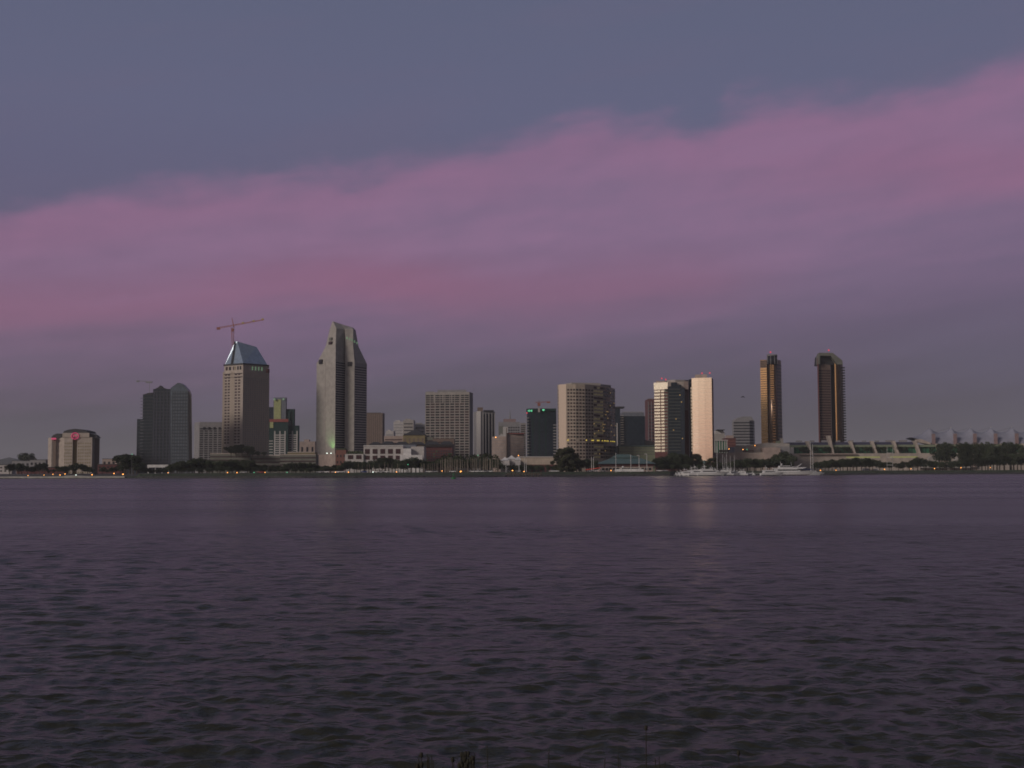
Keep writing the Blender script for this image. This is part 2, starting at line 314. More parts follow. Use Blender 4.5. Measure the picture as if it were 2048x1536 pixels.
# --- the tall hotel tower with slanted shoulders
Y = 1300; t = bthing('tallest pale stone hotel tower with sloping shoulders and green uplighting', 682, Y, 'hotel_tower', 'hotel')
ring = [(632, Y+18), (650, Y+7), (650.3, Y+3), (670, Y-9), (689, Y+8), (689.3, Y+4), (708, Y+3), (733, Y+24), (732, Y+50), (700, Y+62), (650, Y+58), (633, Y+40)]
def rg(pts, py=None, zs=None): return [(X(a, b_), b_, zs) for a, b_ in pts]
z1, z2, z3 = Z(640, 724, Y), Z(650, 689, Y), Z(656, 656, Y)
r2 = [(650, Y+16), (652, Y+9), (652.3, Y+5), (670, Y-5), (689, Y+9), (689.3, Y+6), (705, Y+6), (716, Y+22), (715, Y+42), (700, Y+50), (662, Y+48), (651, Y+36)]
r3 = [(657.5, Y+16), (659, Y+9), (659.3, Y+6), (671, Y+2), (688, Y+10), (688.3, Y+9), (705, Y+10), (710, Y+22), (709, Y+34), (700, Y+36), (668, Y+34), (658, Y+28)]
al, ar = P(665, 643, Y+12), P(707, 656, Y+22)
r4 = [(al.x-.6, Y+15, al.z), (al.x-.3, Y+13, al.z), (al.x, Y+11.5, al.z), (al.x+.8, Y+10, al.z)] + [((al*(1-f)+ar*f).x, Y+12+6*f, (al*(1-f)+ar*f).z) for f in (.4, .42, .9)] + [(ar.x, Y+20, ar.z), (ar.x, Y+26, ar.z)] + [((al*(1-f)+ar*f).x, Y+26, (al*(1-f)+ar*f).z) for f in (.8, .2)] + [(al.x-.6, Y+20, al.z)]
MB().loft([rg(ring, zs=GZ), rg(ring, zs=z1), rg(r2, zs=z2), rg(r3, zs=z3), r4]).build('wall', M['concrete'], t)
F1, F2 = (XY(670, Y-9), XY(689, Y+8)), (XY(708, Y+3), XY(733, Y+24))
bands(t, M['blueglass'], lp(*F1, .04), lp(*F1, .98), GZ+20, z1, 38, .55, 'window_band', .12)
bands(t, M['blueglass'], lp(*F2, .04), lp(*F2, .96), GZ+20, z1-1, 36, .5, 'window_band', .12)
bands(t, M['concrete2'], lp(*F2, .02), lp(*F2, .98), z1-4, z1-1, 1, 1, 'cornice', .4)
for a_, b_, s, dy in ((641.5, 723.5, 6.0, Y+12.2), (661, 686, 6.0, Y+.8), (661.5, 678, 5.0, Y+2.2)):
    q = P(a_, b_, dy); ubox(t, 'opening', M['darkwin'] if a_ < 650 else M['olive'] if b_ < 680 else M['winred'], q, (s, 1.5, 3.0 if a_ > 650 else 4.6), -.88)
q = P(699.5, 728, Y+3.4); ubox(t, 'opening', M['darkwin'], q, (4.6, 1.6, 4.6))
MB().tube((X(650.2, Y+3), Y+4.5, GZ), (X(650.2, Y+3), Y+4.5, z1), .5, n=4).build('corner_seam', M['brown'], t)
for i, (a_, b_) in enumerate(((694, 676), (699, 678), (704, 680), (709, 683), (714, 686))):
    q = P(a_, b_, Y-1+i*2.8); MB().box(q, (1.3, 1.2, 2.4)).build('roof_lamp', M['e_gwin'], t)
for a_ in (654, 662): q = P(a_, 906.5, Y-9); MB().ball(q, .55).build('uplight', M['e_white'], t)
MB().prism([XY(632, Y-2), XY(671, Y-24), XY(671, Y-8), XY(640, Y+12)], GZ, Z(650, 909, Y-10)).build('podium', M['pinkish'], t)
t = bthing('dark red brick annex right beside the foot of the tallest tower', 681, 1268, 'annex_building'); o, (a, b_, z) = block(t, 671.5, 692, 900, 1268, 14, M['brick']); grid(t, M['darkwin'], a, b_, GZ+1, z-3, 3, 3, .4, .4)
b = MB(); [b.ball((X(k, 1268), 1272, z+.6), 2, 6, 4, .7) for k in range(674, 692, 3)]; b.build('planting', M['leaf'], t)

# --- brown block
Y = 1550; t = bthing('plain brown slab block behind the right side of the tallest tower', 750, Y)
MB().prism([XY(725, Y), XY(765, Y), XY(769, Y+14), XY(769, Y+40), XY(725, Y+40)], GZ, Z(750, 826, Y)).build('wall', M['brown'], t)
piers(t, M['pinkish'], XY(734, Y), XY(764, Y), GZ, Z(750, 829, Y), 9, .35, proud=.2); MB().prism([XY(725, Y+5), XY(762, Y+5), XY(762, Y+30), XY(725, Y+30)], Z(750, 826, Y), Z(750, 824.8, Y)).build('roof', M['darkroof'], t)
# --- far pale cluster
for (x0, x1, yt, yy, mm, lab, rows) in ((771, 787, 862, 2500, 'whiteconc', 'far hazy low pale block left of the dark pyramid roof', 6), (787, 806, 843, 2700, 'whiteconc', 'far hazy pale tower, tallest left of the dark pyramid roof', 12),
        (806, 827, 840, 2300, 'concrete', 'far grey block with window rows above the dark pyramid roof', 10), (827, 850, 848, 2350, 'concrete2', 'far low grey block touching the big gridded office tower', 8)):
    t = bthing(lab, (x0+x1)/2, yy); o, (a, b_, z) = block(t, x0, x1, yt, yy, 40, M[mm]); bands(t, M['concrete2'] if mm == 'whiteconc' else M['darkwin'], lp(a, b_, .08), lp(a, b_, .92), GZ+30, z-4, rows, .32, 'window_band')
    block(t, x0+4, x1-6, yt-2.5, yy+6, 10, M[mm], 'penthouse', z)
# --- pyramid roofed ochre seaport building
Y = 1230; t = bthing('ochre low building with dark pyramid roof in front of big office tower', 825, Y, 'low_building')
o, (a, b_, z) = block(t, 806, 850, 870, Y, 22, M['ochre']); grid(t, M['brown'], a, b_, z-10, z-1.5, 5, 1, .4, .6)
za = Z(831, 858, Y); MB().loft([[(X(806, Y), Y-1, z), (X(851, Y), Y-1, z), (X(851, Y), Y+23, z), (X(806, Y), Y+23, z)], [(X(829, Y), Y+9, za)]*1+[(X(834, Y), Y+9, za), (X(834, Y), Y+13, za), (X(829, Y), Y+13, za)]]).build('roof', M['darkroof'], t)
for x0, x1, yt, yy, m in ((850, 866, 874, Y+2, 'olive'), (768, 806, 872, Y+6, 'pinkish'), (866, 908, 877, Y-3, 'brown')):
    o, (a, b_, z) = block(t, x0, x1, yt, yy, 18, M[m], 'wing'); bands(t, M['winred'], lp(a, b_, .05), lp(a, b_, .95), z-9, z-2, 2, .3)
t = bthing('long low building with ragged dark hipped roofs above the white arcade', 830, 1195, 'low_building')
block(t, 738, 906, 889, 1195, 18, M['brown'], 'wall')
for k, (x0, x1) in enumerate(((737, 762), (760, 790), (788, 818), (816, 850), (848, 880), (878, 907))):
    z = Z(x0, 889.5, 1195); zz = Z(x0, 882+random.random()*2, 1195); a, b_ = X(x0, 1194), X(x1, 1194)
    MB().loft([[(a, 1193-k*.05, z), (b_, 1193-k*.05, z), (b_, 1213, z), (a, 1213, z)], [(a+4, 1200, zz), (b_-4, 1200, zz), (b_-4, 1206, zz), (a+4, 1206, zz)]]).build('roof', M['darkroof'], t)
# dark low block with teal windows
t = bthing('dark brown low block with teal glass windows below the big office tower', 870, 1140, 'low_building')
o, (a, b_, z) = block(t, 846, 905, 893, 1140, 20, M['maroon']); grid(t, [M['tealglass'], M['greenglass'], M['blueglass']], a, b_, GZ+8, z-3, 12, 5, .5, .5); MB().prism([XY(844, 1138), XY(906, 1138), XY(906, 1162), XY(844, 1162)], z, z+.8).build('roof', M['darkroof'], t)

# --- white arcade podium with square openings
Y = 1080; t = bthing('white low building with square dark window openings in two tiers', 770, Y, 'podium_building')
o, (a, b_, z) = block(t, 690, 727, 908, Y, 26, M['whiteconc'])
grid(t, M['winred'], XY(693, Y), XY(726, Y), Z(700, 919, Y), Z(700, 909.5, Y), 2, 1, .66, .84)
o, (a, b_, z) = block(t, 727.2, 806, 892, Y+2, 26, M['whiteconc'])
grid(t, M['winred'], XY(727, Y+2), XY(804, Y+2), Z(760, 908.5, Y), Z(760, 897, Y), 5, 1, .64, .84); grid(t, M['winred'], XY(727, Y+2), XY(804, Y+2), Z(760, 920, Y), Z(760, 910.5, Y), 5, 1, .64, .84)
for w_ in list(t.children):
    if w_.name.startswith('window'):
        for j in (-.17, .17): ubox(t, 'mullion', M['maroon'], w_.location+ORG[t.name]+Vector((j*w_.scale.x, -.25, 0)), (.25, .3, w_.scale.z))
block(t, 806.2, 822, 897, Y-2, 26, M['white'], 'blank_wall'); block(t, 822.2, 848, 893, Y+4, 24, M['whiteconc'], 'blank_wall'); block(t, 800, 845, 910, Y-6, 6, M['white'], 'terrace_wall')
MB().prism([XY(727, Y+1.4), XY(806, Y+1.4), XY(806, Y+26), XY(727, Y+26)], z, z+.7).build('parapet', M['white'], t)
block(t, 800, 832, 889.5, Y+30, 10, M['greyblue'], 'penthouse')
b = MB()
for k in range(60): b.ball((X(693+random.random()*32, Y+8), Y+6+random.random()*6, Z(700, 908, Y)+random.random()*2.2), 1.0, 5, 4)
b.build('roof_planting', M['leaf'], t)

# --- big gridded office
Y = 1280; t = bthing('broad pale office tower with dense regular grid of dark windows', 898, Y, 'office_tower', 'office building')
A, B, C = XY(850.5, Y+4), XY(939, Y), XY(946, Y+18); zt = Z(900, 784, Y)
MB().prism([A, B, C, XY(946, Y+40), XY(850.5, Y+40)], GZ, zt).build('wall', M['concrete'], t)
z0 = Z(900, 917, Y); zs = Z(900, 805.5, Y)
grid(t, M['darkwin'], A, B, zs, zt-2.5, 5, 4, .9, .62, 'wide_window', .12)
grid(t, [M['darkwin'], M['darkwin'], M['winred']], A, B, z0, zs, 9, 21, .8, .62, 'window', .12)
piers(t, M['concrete'], A, B, z0, zt, 10, .6, 'facade_pier', .3)
piers(t, M['concrete2'], lp(B, C, .2), lp(B, C, .9), GZ, zt-1, 3, 1.5, 'side_pier', .3)
MB().prism([XY(875, Y+8), XY(933, Y+6), XY(933, Y+30), XY(875, Y+30)], zt, Z(900, 779, Y)).build('penthouse', M['concrete2'], t)
MB().prism([XY(852, Y+6), XY(868, Y+6), XY(868, Y+20), XY(852, Y+20)], zt, Z(900, 782, Y)).build('plant_room', M['concrete2'], t)
MB().tube(P(948, 784, Y+15), P(948, 766, Y+15), .15, n=4).build('antenna', M['steel'], t)
# --- vertically striped tower
Y = 1500; t = bthing('narrow office tower with vertical white ribs right of gridded office', 970, Y, 'office_tower', 'office building')
A, A2, B, C = XY(947.5, Y+16), XY(953.5, Y+2), XY(962, Y), XY(990, Y+6); zt = Z(970, 823, Y)
MB().prism([A, A2, B, C, XY(990, Y+35), XY(948, Y+35)], GZ, zt).build('wall', M['concrete2'], t)
ubox(t, 'white_wall', M['whiteconc'], ((A2+B).x/2, Y+.6, (GZ+zt)/2), ((B-A2).length, 1, zt-GZ+1), math.atan2((B-A2).y, (B-A2).x))
p = lp(B, C, .12); piers(t, M['whiteconc'], p, C, GZ, zt-1, 5, 1.0, 'facade_pier', .5); grid(t, M['darkwin'], p, C, GZ, zt-2, 4, 1, .8, .98, 'glass_strip', .1)
piers(t, M['whiteconc'], A, A2, GZ, zt-1, 2, .7, 'facade_pier', .3)
MB().prism([XY(967, Y), XY(988, Y+3), XY(988, Y+25), XY(967, Y+25)], zt, Z(970, 820, Y)).build('roof_screen', M['darkroof'], t); MB().prism([XY(955, Y+3), XY(966, Y+3), XY(966, Y+18), XY(955, Y+18)], zt, Z(960, 814.5, Y)).build('plant_room', M['brown'], t)
# --- pale stone pair with red block
Y = 1750; t = bthing('grey office with red boxy penthouse and pale spire behind pink stone building', 1020, Y)
o, (a, b_, z) = block(t, 997, 1040, 844, Y, 30, M['concrete2']); grid(t, M['darkwin'], XY(1016, Y), b_, GZ+30, z-6, 5, 9, .7, .5); ubox(t, 'white_wall', M['whiteconc'], (X(1011, Y), Y+.2, (GZ+z)/2-3), (7, 1, z-GZ-8)); ubox(t, 'dark_wall', M['olive'], (X(1002, Y), Y+.3, (GZ+z)/2-3), (6, 1, z-GZ-6))
block(t, 1007, 1032, 838, Y+4, 14, M['pylon'], 'penthouse', z); MB().tube(P(1020, 838, Y+10), P(1020, 820, Y+10), 1.2, .1, 6).build('spire', M['concrete2'], t)
Y = 1400; t = bthing('broad pink stone building with little gable, left of dark crane-topped tower', 1016, Y)
A, B, C = XY(984, Y+8), XY(1013, Y), XY(1048, Y+6)
MB().prism([A, B, XY(1013, Y+30), XY(984, Y+30)], GZ, Z(1000, 873, Y)).build('wall', M['pinkish'], t); MB().prism([XY(1013.2, Y+2), C, XY(1048, Y+30), XY(1013.2, Y+30)], GZ, Z(1030, 867.5, Y)).build('wall', M['pinkish'], t)
bands(t, M['concrete2'], XY(1017, Y+3.2), XY(1046, Y+5.6), GZ+8, Z(1030, 873, Y), 10, .14, 'window_band', .6); bands(t, M['concrete2'], lp(A, B, .05), lp(A, B, .95), GZ+8, Z(1030, 878, Y), 9, .14, 'window_band', .1)
MB().outline([(996, 873), (1003, 867), (1010, 873)], Y+4, 20).build('gable', M['whiteconc'], t); ubox(t, 'cornice', M['redroof'], (X(1031, Y), Y+4, Z(1030, 867, Y)), (20, 4, 1)); ubox(t, 'recess', M['brown'], (X(1013.2, Y), Y+.5, 30), (1.0, 2, 46))
beacon(t, 991.5, 874.5, Y-2, 'e_orange', .6, 'wall_lamp')
# --- dark crane-topped tower under construction
Y = 1250; t = bthing('dark green tower under construction with lit sign and small red crane', 1082, Y)
A, B, C = XY(1054, Y+8), XY(1062, Y), XY(1113, Y+2); zt = Z(1080, 822, Y)
MB().prism([A, B, C, XY(1113, Y+30), XY(1054, Y+30)], GZ, zt).build('wall', M['tealglass'], t)
MB().prism([XY(1053, Y+6), XY(1061, Y-1.5), XY(1113, Y), XY(1113, Y+30), XY(1053, Y+30)], zt, Z(1080, 817, Y)).build('crown', M['dkgreen'], t)
piers(t, M['blueglass'], lp(B, C, .1), lp(B, C, .96), GZ, Z(1080, 865, Y), 9, .8, 'mullion', .2)
piers(t, M['dkgreen'], lp(B, C, .05), lp(B, C, .6), GZ, zt, 3, 1.2, 'scaffold_strip', .25)
for k in range(24):
    z = Z(1115, 850, Y)-k*2.9
    ubox(t, 'balcony', M['whiteconc'], (X(1112, Y), Y-1.5, z), (5.5, 2.2, .55))
for k in range(26):
    z = Z(1056, 836, Y)-k*3.0; ubox(t, 'balcony', M['concrete'], (X(1056.5, Y+3), Y+1, z), (4.0, 4, .5), -.6)
q = P(1060, 821.5, Y-2)
for dx, hh in ((-1.8, 1.6), (-.5, 2.1), (.9, 1.5), (1.9, 2.1)): MB().box(q+Vector((dx*.95, 0, 0)), (.75, .4, hh)).build('lit_sign', M['e_green'], t)
MB().ball(P(1087, 820, Y-3), 1.3, 8, 5, .7).build('flood_lamp', M['e_green'], t); ubox(t, 'hoist_shaft', M['concrete'], P(1078, 820, Y-1.8), (2, 1, 4.5)); q = P(1054, 826, Y+2); MB().ball(q, .7).build('beacon', M['e_red'], t)
t2 = thing('tower_crane', 'small red crane standing on the dark green tower roof', 'crane', P(1078, 817, Y+8))
q = P(1078, 801, Y+8); truss(P(1078, 817, Y+8), q, 1.0, .3, 5).build('mast', M['cranered'], t2); MB().box(P(1078, 809, Y+7), (3, 2, 3)).build('cab', M['cranered'], t2)
truss(P(1070, 806, Y+8), P(1100, 804, Y+8), 1.0, .2, 8).build('jib', M['cranered'], t2); MB().box(P(1097, 804.5, Y+8), (3.4, 1, 1.6)).build('counterweight', M['cranered'], t2)
Y = 1500; t = bthing('slim pale tower with stacked balconies left of dark green tower', 1046, Y); o, (a, b_, z) = block(t, 1041, 1052, 846, Y, 20, M['concrete']); bands(t, M['darkwin'], lp(a, b_, .1), lp(a, b_, .9), GZ+6, z-2, 22, .4)

# --- curved hotel tower A
Y = 1150; t = bthing('curved cream hotel tower with dense window grid and one lit yellow row', 1172, Y, 'hotel_tower', 'hotel')
arc = [(1116, Y+6), (1118.5, Y-2), (1134, Y-8.5), (1152, Y-8), (1171, Y-4), (1188, Y+5), (1207, Y+20), (1220, Y+38), (1231, Y+60)]
pl = [XY(*q) for q in arc]; zt = Z(1134, 768, Y-9)
MB().prism(pl+[XY(1226, Y+75), XY(1190, Y+45), XY(1150, Y+20), XY(1117, Y+22)], GZ, zt).build('wall', M['cream'], t)
_, tv, n_, L, an = wallframe(pl[1], pl[2]); c = (pl[1]+pl[2])/2+n_*.2; ubox(t, 'smooth_wall', M['glossycream'], (c.x, c.y, (GZ+zt)/2), (L-.1, .5, zt-GZ-.4), an)
z0, zb = Z(1134, 776, Y-9), GZ+12; rows = 21; rh = (z0-zb)/rows
grid(t, M['winred'], pl[0], pl[1], zb, z0, 1, 20, .6, .5, 'end_window')
lit = lambda j: j == 5
for i, cols, mm in ((2, 3, 'winred'), (3, 3, 'winred'), (4, 3, 'winred')):
    grid(t, [M[mm], M['darkwin'], M[mm]], lp(pl[i], pl[i+1], 0 if i > 2 else .02), pl[i+1], zb, z0, cols, rows, .64, .5, 'window', .12, skip=lambda a, j: j == 5 and random.random() < .3)
grid(t, [M['yellowreflect'], M['winred'], M['yellowreflect']], pl[5], pl[6], zb, z0+3, 3, rows, .92, .55, 'balcony_window', .2)  # bright yellow reflection on the balconies is put into a matte base colour
for i in (6, 7): grid(t, [M['tealglass'], M['darkwin'], M['olive'], M['golddim']], pl[i], pl[i+1], zb, z0+3, 4, rows, .86, .72, 'side_window', .2)
zl = zb+rh*5.5
for f in (.12,): q = lp(pl[2], pl[3], f); ubox(t, 'lit_window', M['e_yellow'], (q.x, q.y-.1, zl), (.9, .8, .9))
for i, fs in ((4, (.1, .75, .9)), (5, (.35, .5, .85)), (6, (.1, .3, .5, .7)), (7, (.1, .35, .6, .8))):
    for f in fs:
        q = lp(pl[i], pl[i+1], f); _, _, n, _, a = wallframe(pl[i], pl[i+1]); q = q+n*.35; ubox(t, 'lit_window', M['e_yellow'], (q.x, q.y, zl), (.9, .5, .8), a)
for i in (5, 6, 7):
    for k in range(7):
        f = random.random(); q = lp(pl[i], pl[i+1], f); _, _, n, _, a = wallframe(pl[i], pl[i+1]); q = q+n*.35; ubox(t, 'lit_window', M['e_warm'], (q.x, q.y, zb+rh*(random.randint(1, 20)+.5)), (.9, .5, .8), a)
ubox(t, 'penthouse', M['concrete'], (X(1168, Y+25), Y+30, zt+1.6), (30, 14, 3.4), .35); ubox(t, 'penthouse', M['concrete2'], (X(1205, Y+40), Y+45, zt+1.4), (18, 10, 2.8), .9)
for k in range(21): z = zb+rh*(k+.5); 
bands(t, M['concrete2'], pl[1], pl[2], GZ+2, GZ+10, 1, .2)
# --- behind right of it
Y = 1350; t = bthing('teal glass tower with white balcony edges hidden behind the curved hotel', 1238, Y)
o, (a, b_, z) = block(t, 1222, 1241, 816, Y, 24, M['tealglass']); MB().prism([XY(1241.2, Y+3), XY(1290, Y+3), XY(1290, Y+20), XY(1241.2, Y+20)], GZ, Z(1243, 832, Y)).build('wing', M['tealglass'], t)
for k in range(26): ubox(t, 'balcony', M['concrete'], (X(1245, Y), Y+1, z-8-k*2.6), (3.4, 3, .5))
ubox(t, 'corner_pier', M['whiteconc'], (X(1234.5, Y), Y-.5, (GZ+Z(1234, 846, Y))/2), (1.2, 1.2, Z(1234, 846, Y)-GZ)); ubox(t, 'roof', M['darkroof'], (X(1235, Y), Y+8, z+.8), (16, 20, 1.6))
for x0, x1, yt, yy, mm, lab in ((1244, 1289, 825, 1800, 'greyblue', 'broad grey-blue office block between the two hotel towers'), (1287, 1299, 833, 2100, 'blueglass', 'slim blue-grey block left of the narrow brown tower'), (1296.5, 1311, 798, 1900, 'maroon', 'narrow dark brown tower touching the left edge of bright hotel')):
    t = bthing(lab, (x0+x1)/2, yy, 'office_tower', 'office building'); o, (a, b_, z) = block(t, x0, x1, yt, yy, 40, M[mm]); piers(t, M['concrete2'], lp(a, b_, .04), lp(a, b_, .96), GZ, z-4, max(3, int((x1-x0)/6)), .9, proud=.3); bands(t, M['darkwin'], lp(a, b_, .1), lp(a, b_, .9), GZ+20, z-8, 16, .35); block(t, x0+2, x1-3, yt-1.5, yy+5, 20, M['concrete2'], 'penthouse', z)
t = bthing('pale building with low domed roof between the two hotel towers', 1290, 1380, 'low_building')
block(t, 1266, 1312, 890, 1380, 20, M['pinkish']); z = Z(1290, 890, 1380); MB().outline([(1268, 890), (1271, 885), (1279, 881.5), (1290, 880.5), (1302, 881.5), (1311, 886), (1311, 890)], 1380.3, 18).build('vault', M['stone'], t); MB().ball((X(1288, 1385), 1387, Z(1288, 880, 1380)), 2.8, 10, 6, .7).build('dome', M['stone'], t)
t = bthing('flat grey-green low building behind the teal hipped pavilion', 1262, 1200, 'low_building'); o, (a, b_, z) = block(t, 1238, 1310, 893, 1200, 26, M['ltgreenfascia']); ubox(t, 'roof', M['tealroof'], ((a.x+b_.x)/2, 1213, z+.5), (b_.x-a.x+2, 28, 1)); bands(t, M['olive'], a, b_, z-9, z-1, 3, .3)

# --- bright hotel tower B
Y = 1180; t = bthing('bright hotel tower, banded left wing, middle built as a dark stepped reflection, mirrored right wing', 1368, Y, 'hotel_tower', 'hotel')
A, B, C = XY(1310, Y-4), XY(1337, Y-10), XY(1379, Y-8); zt = Z(1320, 767.5, Y); 
MB().prism([A, B, XY(1345, Y-8.5), XY(1379, Y-2), XY(1379, Y+30), XY(1311, Y+26)], GZ, zt).build('wall', M['maroon'], t)
wA, wB = A, B
ubox(t, 'top_panel', M['paleband'], ((A+B).x/2-.1, (A+B).y/2-.1, (zt+Z(1320, 780, Y))/2+.3), ((B-A).length+.4, .8, zt-Z(1320, 780, Y)+.8), math.atan2((B-A).y, (B-A).x))
zb0, zb1 = Z(1320, 905, Y), Z(1320, 780.5, Y)
bands(t, M['paleband'], A, lp(A, B, .44), zb0, zb1, 20, .62, 'pale_band', .3); bands(t, M['paleband'], lp(A, B, .50), lp(A, B, .74), zb0, zb1, 20, .62, 'pale_band', .3)
bands(t, M['dimband'], lp(A, B, .76), B, zb0, zb1, 20, .35, 'dim_band', .3)
MB().prism([XY(1337.3, Y-11.4), XY(1369.8, Y-10.8), XY(1369.8, Y-8.9), XY(1337.3, Y-8.9)], Z(1350, 781, Y), Z(1350, 765, Y)).build('top_panel', M['stone'], t); MB().prism([XY(1370, Y-10.6), XY(1378.5, Y-9.8), XY(1378.5, Y-8.2), XY(1370, Y-8.2)], Z(1374, 780, Y), Z(1374, 764, Y)).build('top_panel', M['pinkish'], t)
# upper drum behind the dark stepped shape that imitates a reflection
MB().prism([XY(1334, Y+2), XY(1352, Y-4), XY(1372, Y-1), XY(1379, Y+3), XY(1379, Y+24), XY(1334, Y+24)], zt-2, Z(1355, 760, Y)).build('crown', M['concrete'], t)
MB().prism([XY(1314, Y+3), XY(1333.8, Y+1), XY(1333.8, Y+16), XY(1314, Y+16)], zt, Z(1320, 761.5, Y)).build('penthouse', M['pinkish'], t)
MB().outline([(1337, 920), (1337, 779), (1329.7, 779), (1329.7, 778), (1336, 778), (1336.2, 773), (1342.6, 772.4), (1342.6, 765), (1354, 764.5), (1354, 770), (1362, 769.5), (1362, 776), (1369.5, 776), (1370, 920)], Y-16, 14).build('stepped_reflection_shape', M['tealglass'], t)  # dark stepped block added in place of a reflection on the facade
p0, p1 = XY(1337.5, Y-16), XY(1362, Y-16); zz = Z(1350, 781, Y)
bands(t, M['dimband'], p0, p1, zb0, zb1+1.5, 20, .22, 'dim_band', .15)  # pale bands carried on in a dimmer colour, as seen inside the reflection
bands(t, M['blueglass'], XY(1362.5, Y-16), XY(1369, Y-16), zb0, zz, 20, .3, 'window_band', .1)
bands(t, M['concrete2'], XY(1371, Y-4), XY(1376.5, Y-2.5), zb0+40, zz-1, 14, .45, 'window_band', .3)
MB().prism([XY(1379.2, Y-2), XY(1386, Y-6), XY(1386, Y+20), XY(1379.2, Y+20)], GZ, Z(1382, 759, Y)).build('recess_wall', M['darkwin'], t)
W0, W1, W2, W3 = XY(1385.5, Y-13), XY(1399, Y-16.2), XY(1412, Y-18.6), XY(1425.5, Y-20.5); zw = Z(1405, 756, Y-15)
MB().prism([W0, W1, W2, W3, XY(1428, Y-6), XY(1428.5, Y+16), XY(1386.2, Y+18)], GZ, zw-.4).build('wing_core', M['maroon'], t)
for a, b_ in ((W0, W1), (W1, W2), (W2, W3)):
    _, tv, n, L, an = wallframe(a, b_); c = (a+b_)/2+n*.25; ubox(t, 'mirror_panel', M['mirror'], (c.x, c.y, (GZ+8+zw)/2), (L-.05, .5, zw-GZ-8), an)
    for k in range(1, 20): 
        z = zb0+(zw-zb0)*k/20; ubox(t, 'panel_seam', M['paleband'], (c.x+n.x*.26, c.y+n.y*.26, z), (L-.1, .08, .14), an)
for k in range(20): q = W0; ubox(t, 'balcony_edge', M['paleband'], (W0.x-.45, W0.y+.2, zb0+(zw-8-zb0)*(k+.5)/20), (1.0, 2, 2.0), -.35)
MB().prism([XY(1392, Y-4), XY(1416, Y-8), XY(1416, Y+8), XY(1392, Y+10)], zw-.5, Z(1405, 750, Y)).build('penthouse', M['pinkish'], t)
for a_, b_ in ((1323.5, 757), (1331.5, 759), (1404, 746.5), (1419.5, 746)): beacon(t, a_, b_, Y+6, r=.75)
MB().prism([XY(1384, Y-26), XY(1410, Y-28), XY(1410, Y-20), XY(1384, Y-16)], GZ, Z(1400, 921, Y-26)).build('entrance_canopy', M['tealroof'], t)

for a_, b_ in ((1363, 804), (1352, 838), (1365, 877), (1347, 860), (1360, 790)): q = P(a_, b_, Y-16.3); ubox(t, 'lit_window', M['e_warm'], q, (.9, .4, .9))
# --- things right of it
t = bthing('pale domed hall behind, right of the bright mirrored hotel wing', 1438, 1600, 'low_building'); block(t, 1426, 1450, 868, 1600, 24, M['concrete']); MB().outline([(1428, 868), (1431, 862), (1438, 859.5), (1446, 861), (1450, 868)], 1600, 20).build('vault', M['whiteconc'], t); ubox(t, 'dark_band', M['darkroof'], P(1440, 860, 1600), (10, 14, 1))
Y = 1400; t = bthing('block with green and white vertical stripes right of the mirrored wing', 1443, Y, 'low_building'); o, (a, b_, z) = block(t, 1429, 1455, 881.5, Y, 20, M['greenglass']); piers(t, M['whiteconc'], a, b_, GZ, z, 6, 1.1, proud=.5); ubox(t, 'roof', M['whiteconc'], ((a.x+b_.x)/2, Y+9, z+.5), (b_.x-a.x+1, 21, 1))
t = bthing('red-brown block between striped block and rounded banded office', 1463, 1440, 'low_building'); o, (a, b_, z) = block(t, 1452, 1472, 876, 1440, 24, M['maroon']); bands(t, M['brick'], lp(a, b_, .05), lp(a, b_, .95), GZ+10, z-2, 8, .3); ubox(t, 'roof', M['pinkish'], ((a.x+b_.x)/2, 1450, z+1.6), (8, 10, 3.2))
Y = 1700; t = bthing('rounded grey office with horizontal window bands left of bronze towers', 1487, Y, 'office_tower', 'office building')
pl = [XY(1465, Y+10), XY(1468, Y), XY(1500, Y), XY(1507, Y+6), XY(1510, Y+18), XY(1510, Y+40), XY(1465, Y+40)]; zt = Z(1487, 841, Y)
MB().prism(pl, GZ, zt).build('wall', M['concrete2'], t); MB().outline([(1470, 841), (1474, 836), (1486, 833), (1503, 833), (1508, 841)], Y+3, 26).build('upper_storey', M['concrete2'], t)
for i in (1, 2, 3): bands(t, M['darkwin'], pl[i], pl[i+1], GZ+24, zt-1, 11, .42)
# beige convention annex
Y = 1200; t = bthing('long low beige hall with sloping flat roofs beneath the bronze towers', 1500, Y, 'low_building')
o, (a, b_, z) = block(t, 1430, 1556, 905, Y, 30, M['stone']); grid(t, M['pinkish'], a, b_, Z(1480, 918, Y), z-1, 36, 4, .75, .7, 'wall_panel', .08)
MB().outline([(1469, 906), (1469, 893), (1500, 890), (1535, 885.5), (1579, 887), (1579, 930), (1469, 930)], Y+16, 40).build('upper_hall', M['concrete'], t)
block(t, 1530, 1561, 895, Y-4, 24, M['pinkish'], 'end_wall'); block(t, 1556, 1580, 893, Y+8, 20, M['concrete2'], 'end_wall'); ubox(t, 'vent_box', M['ltgreenfascia'], P(1556, 884.5, Y+30), (3.6, 4, 2.6)); ubox(t, 'vent_box', M['concrete'], P(1563, 882, Y+30), (2.6, 4, 5))
for a_, b_, m in ((1494, 899, 'e_green'), (1504, 890.5, 'e_ylit'), (1510, 891, 'e_orange'), (1458, 898, 'e_orange'), (1486, 899, 'e_orange')): beacon(t, a_, b_, Y-1 if b_ > 892 else Y+14, m, .42, 'wall_lamp')
for a_, b_ in ((1448, 902), (1497, 902), (1532, 901)): ubox(t, 'parapet_shadow_gap', M['brown'], P(a_, b_, Y+12), (10, 2, 2))

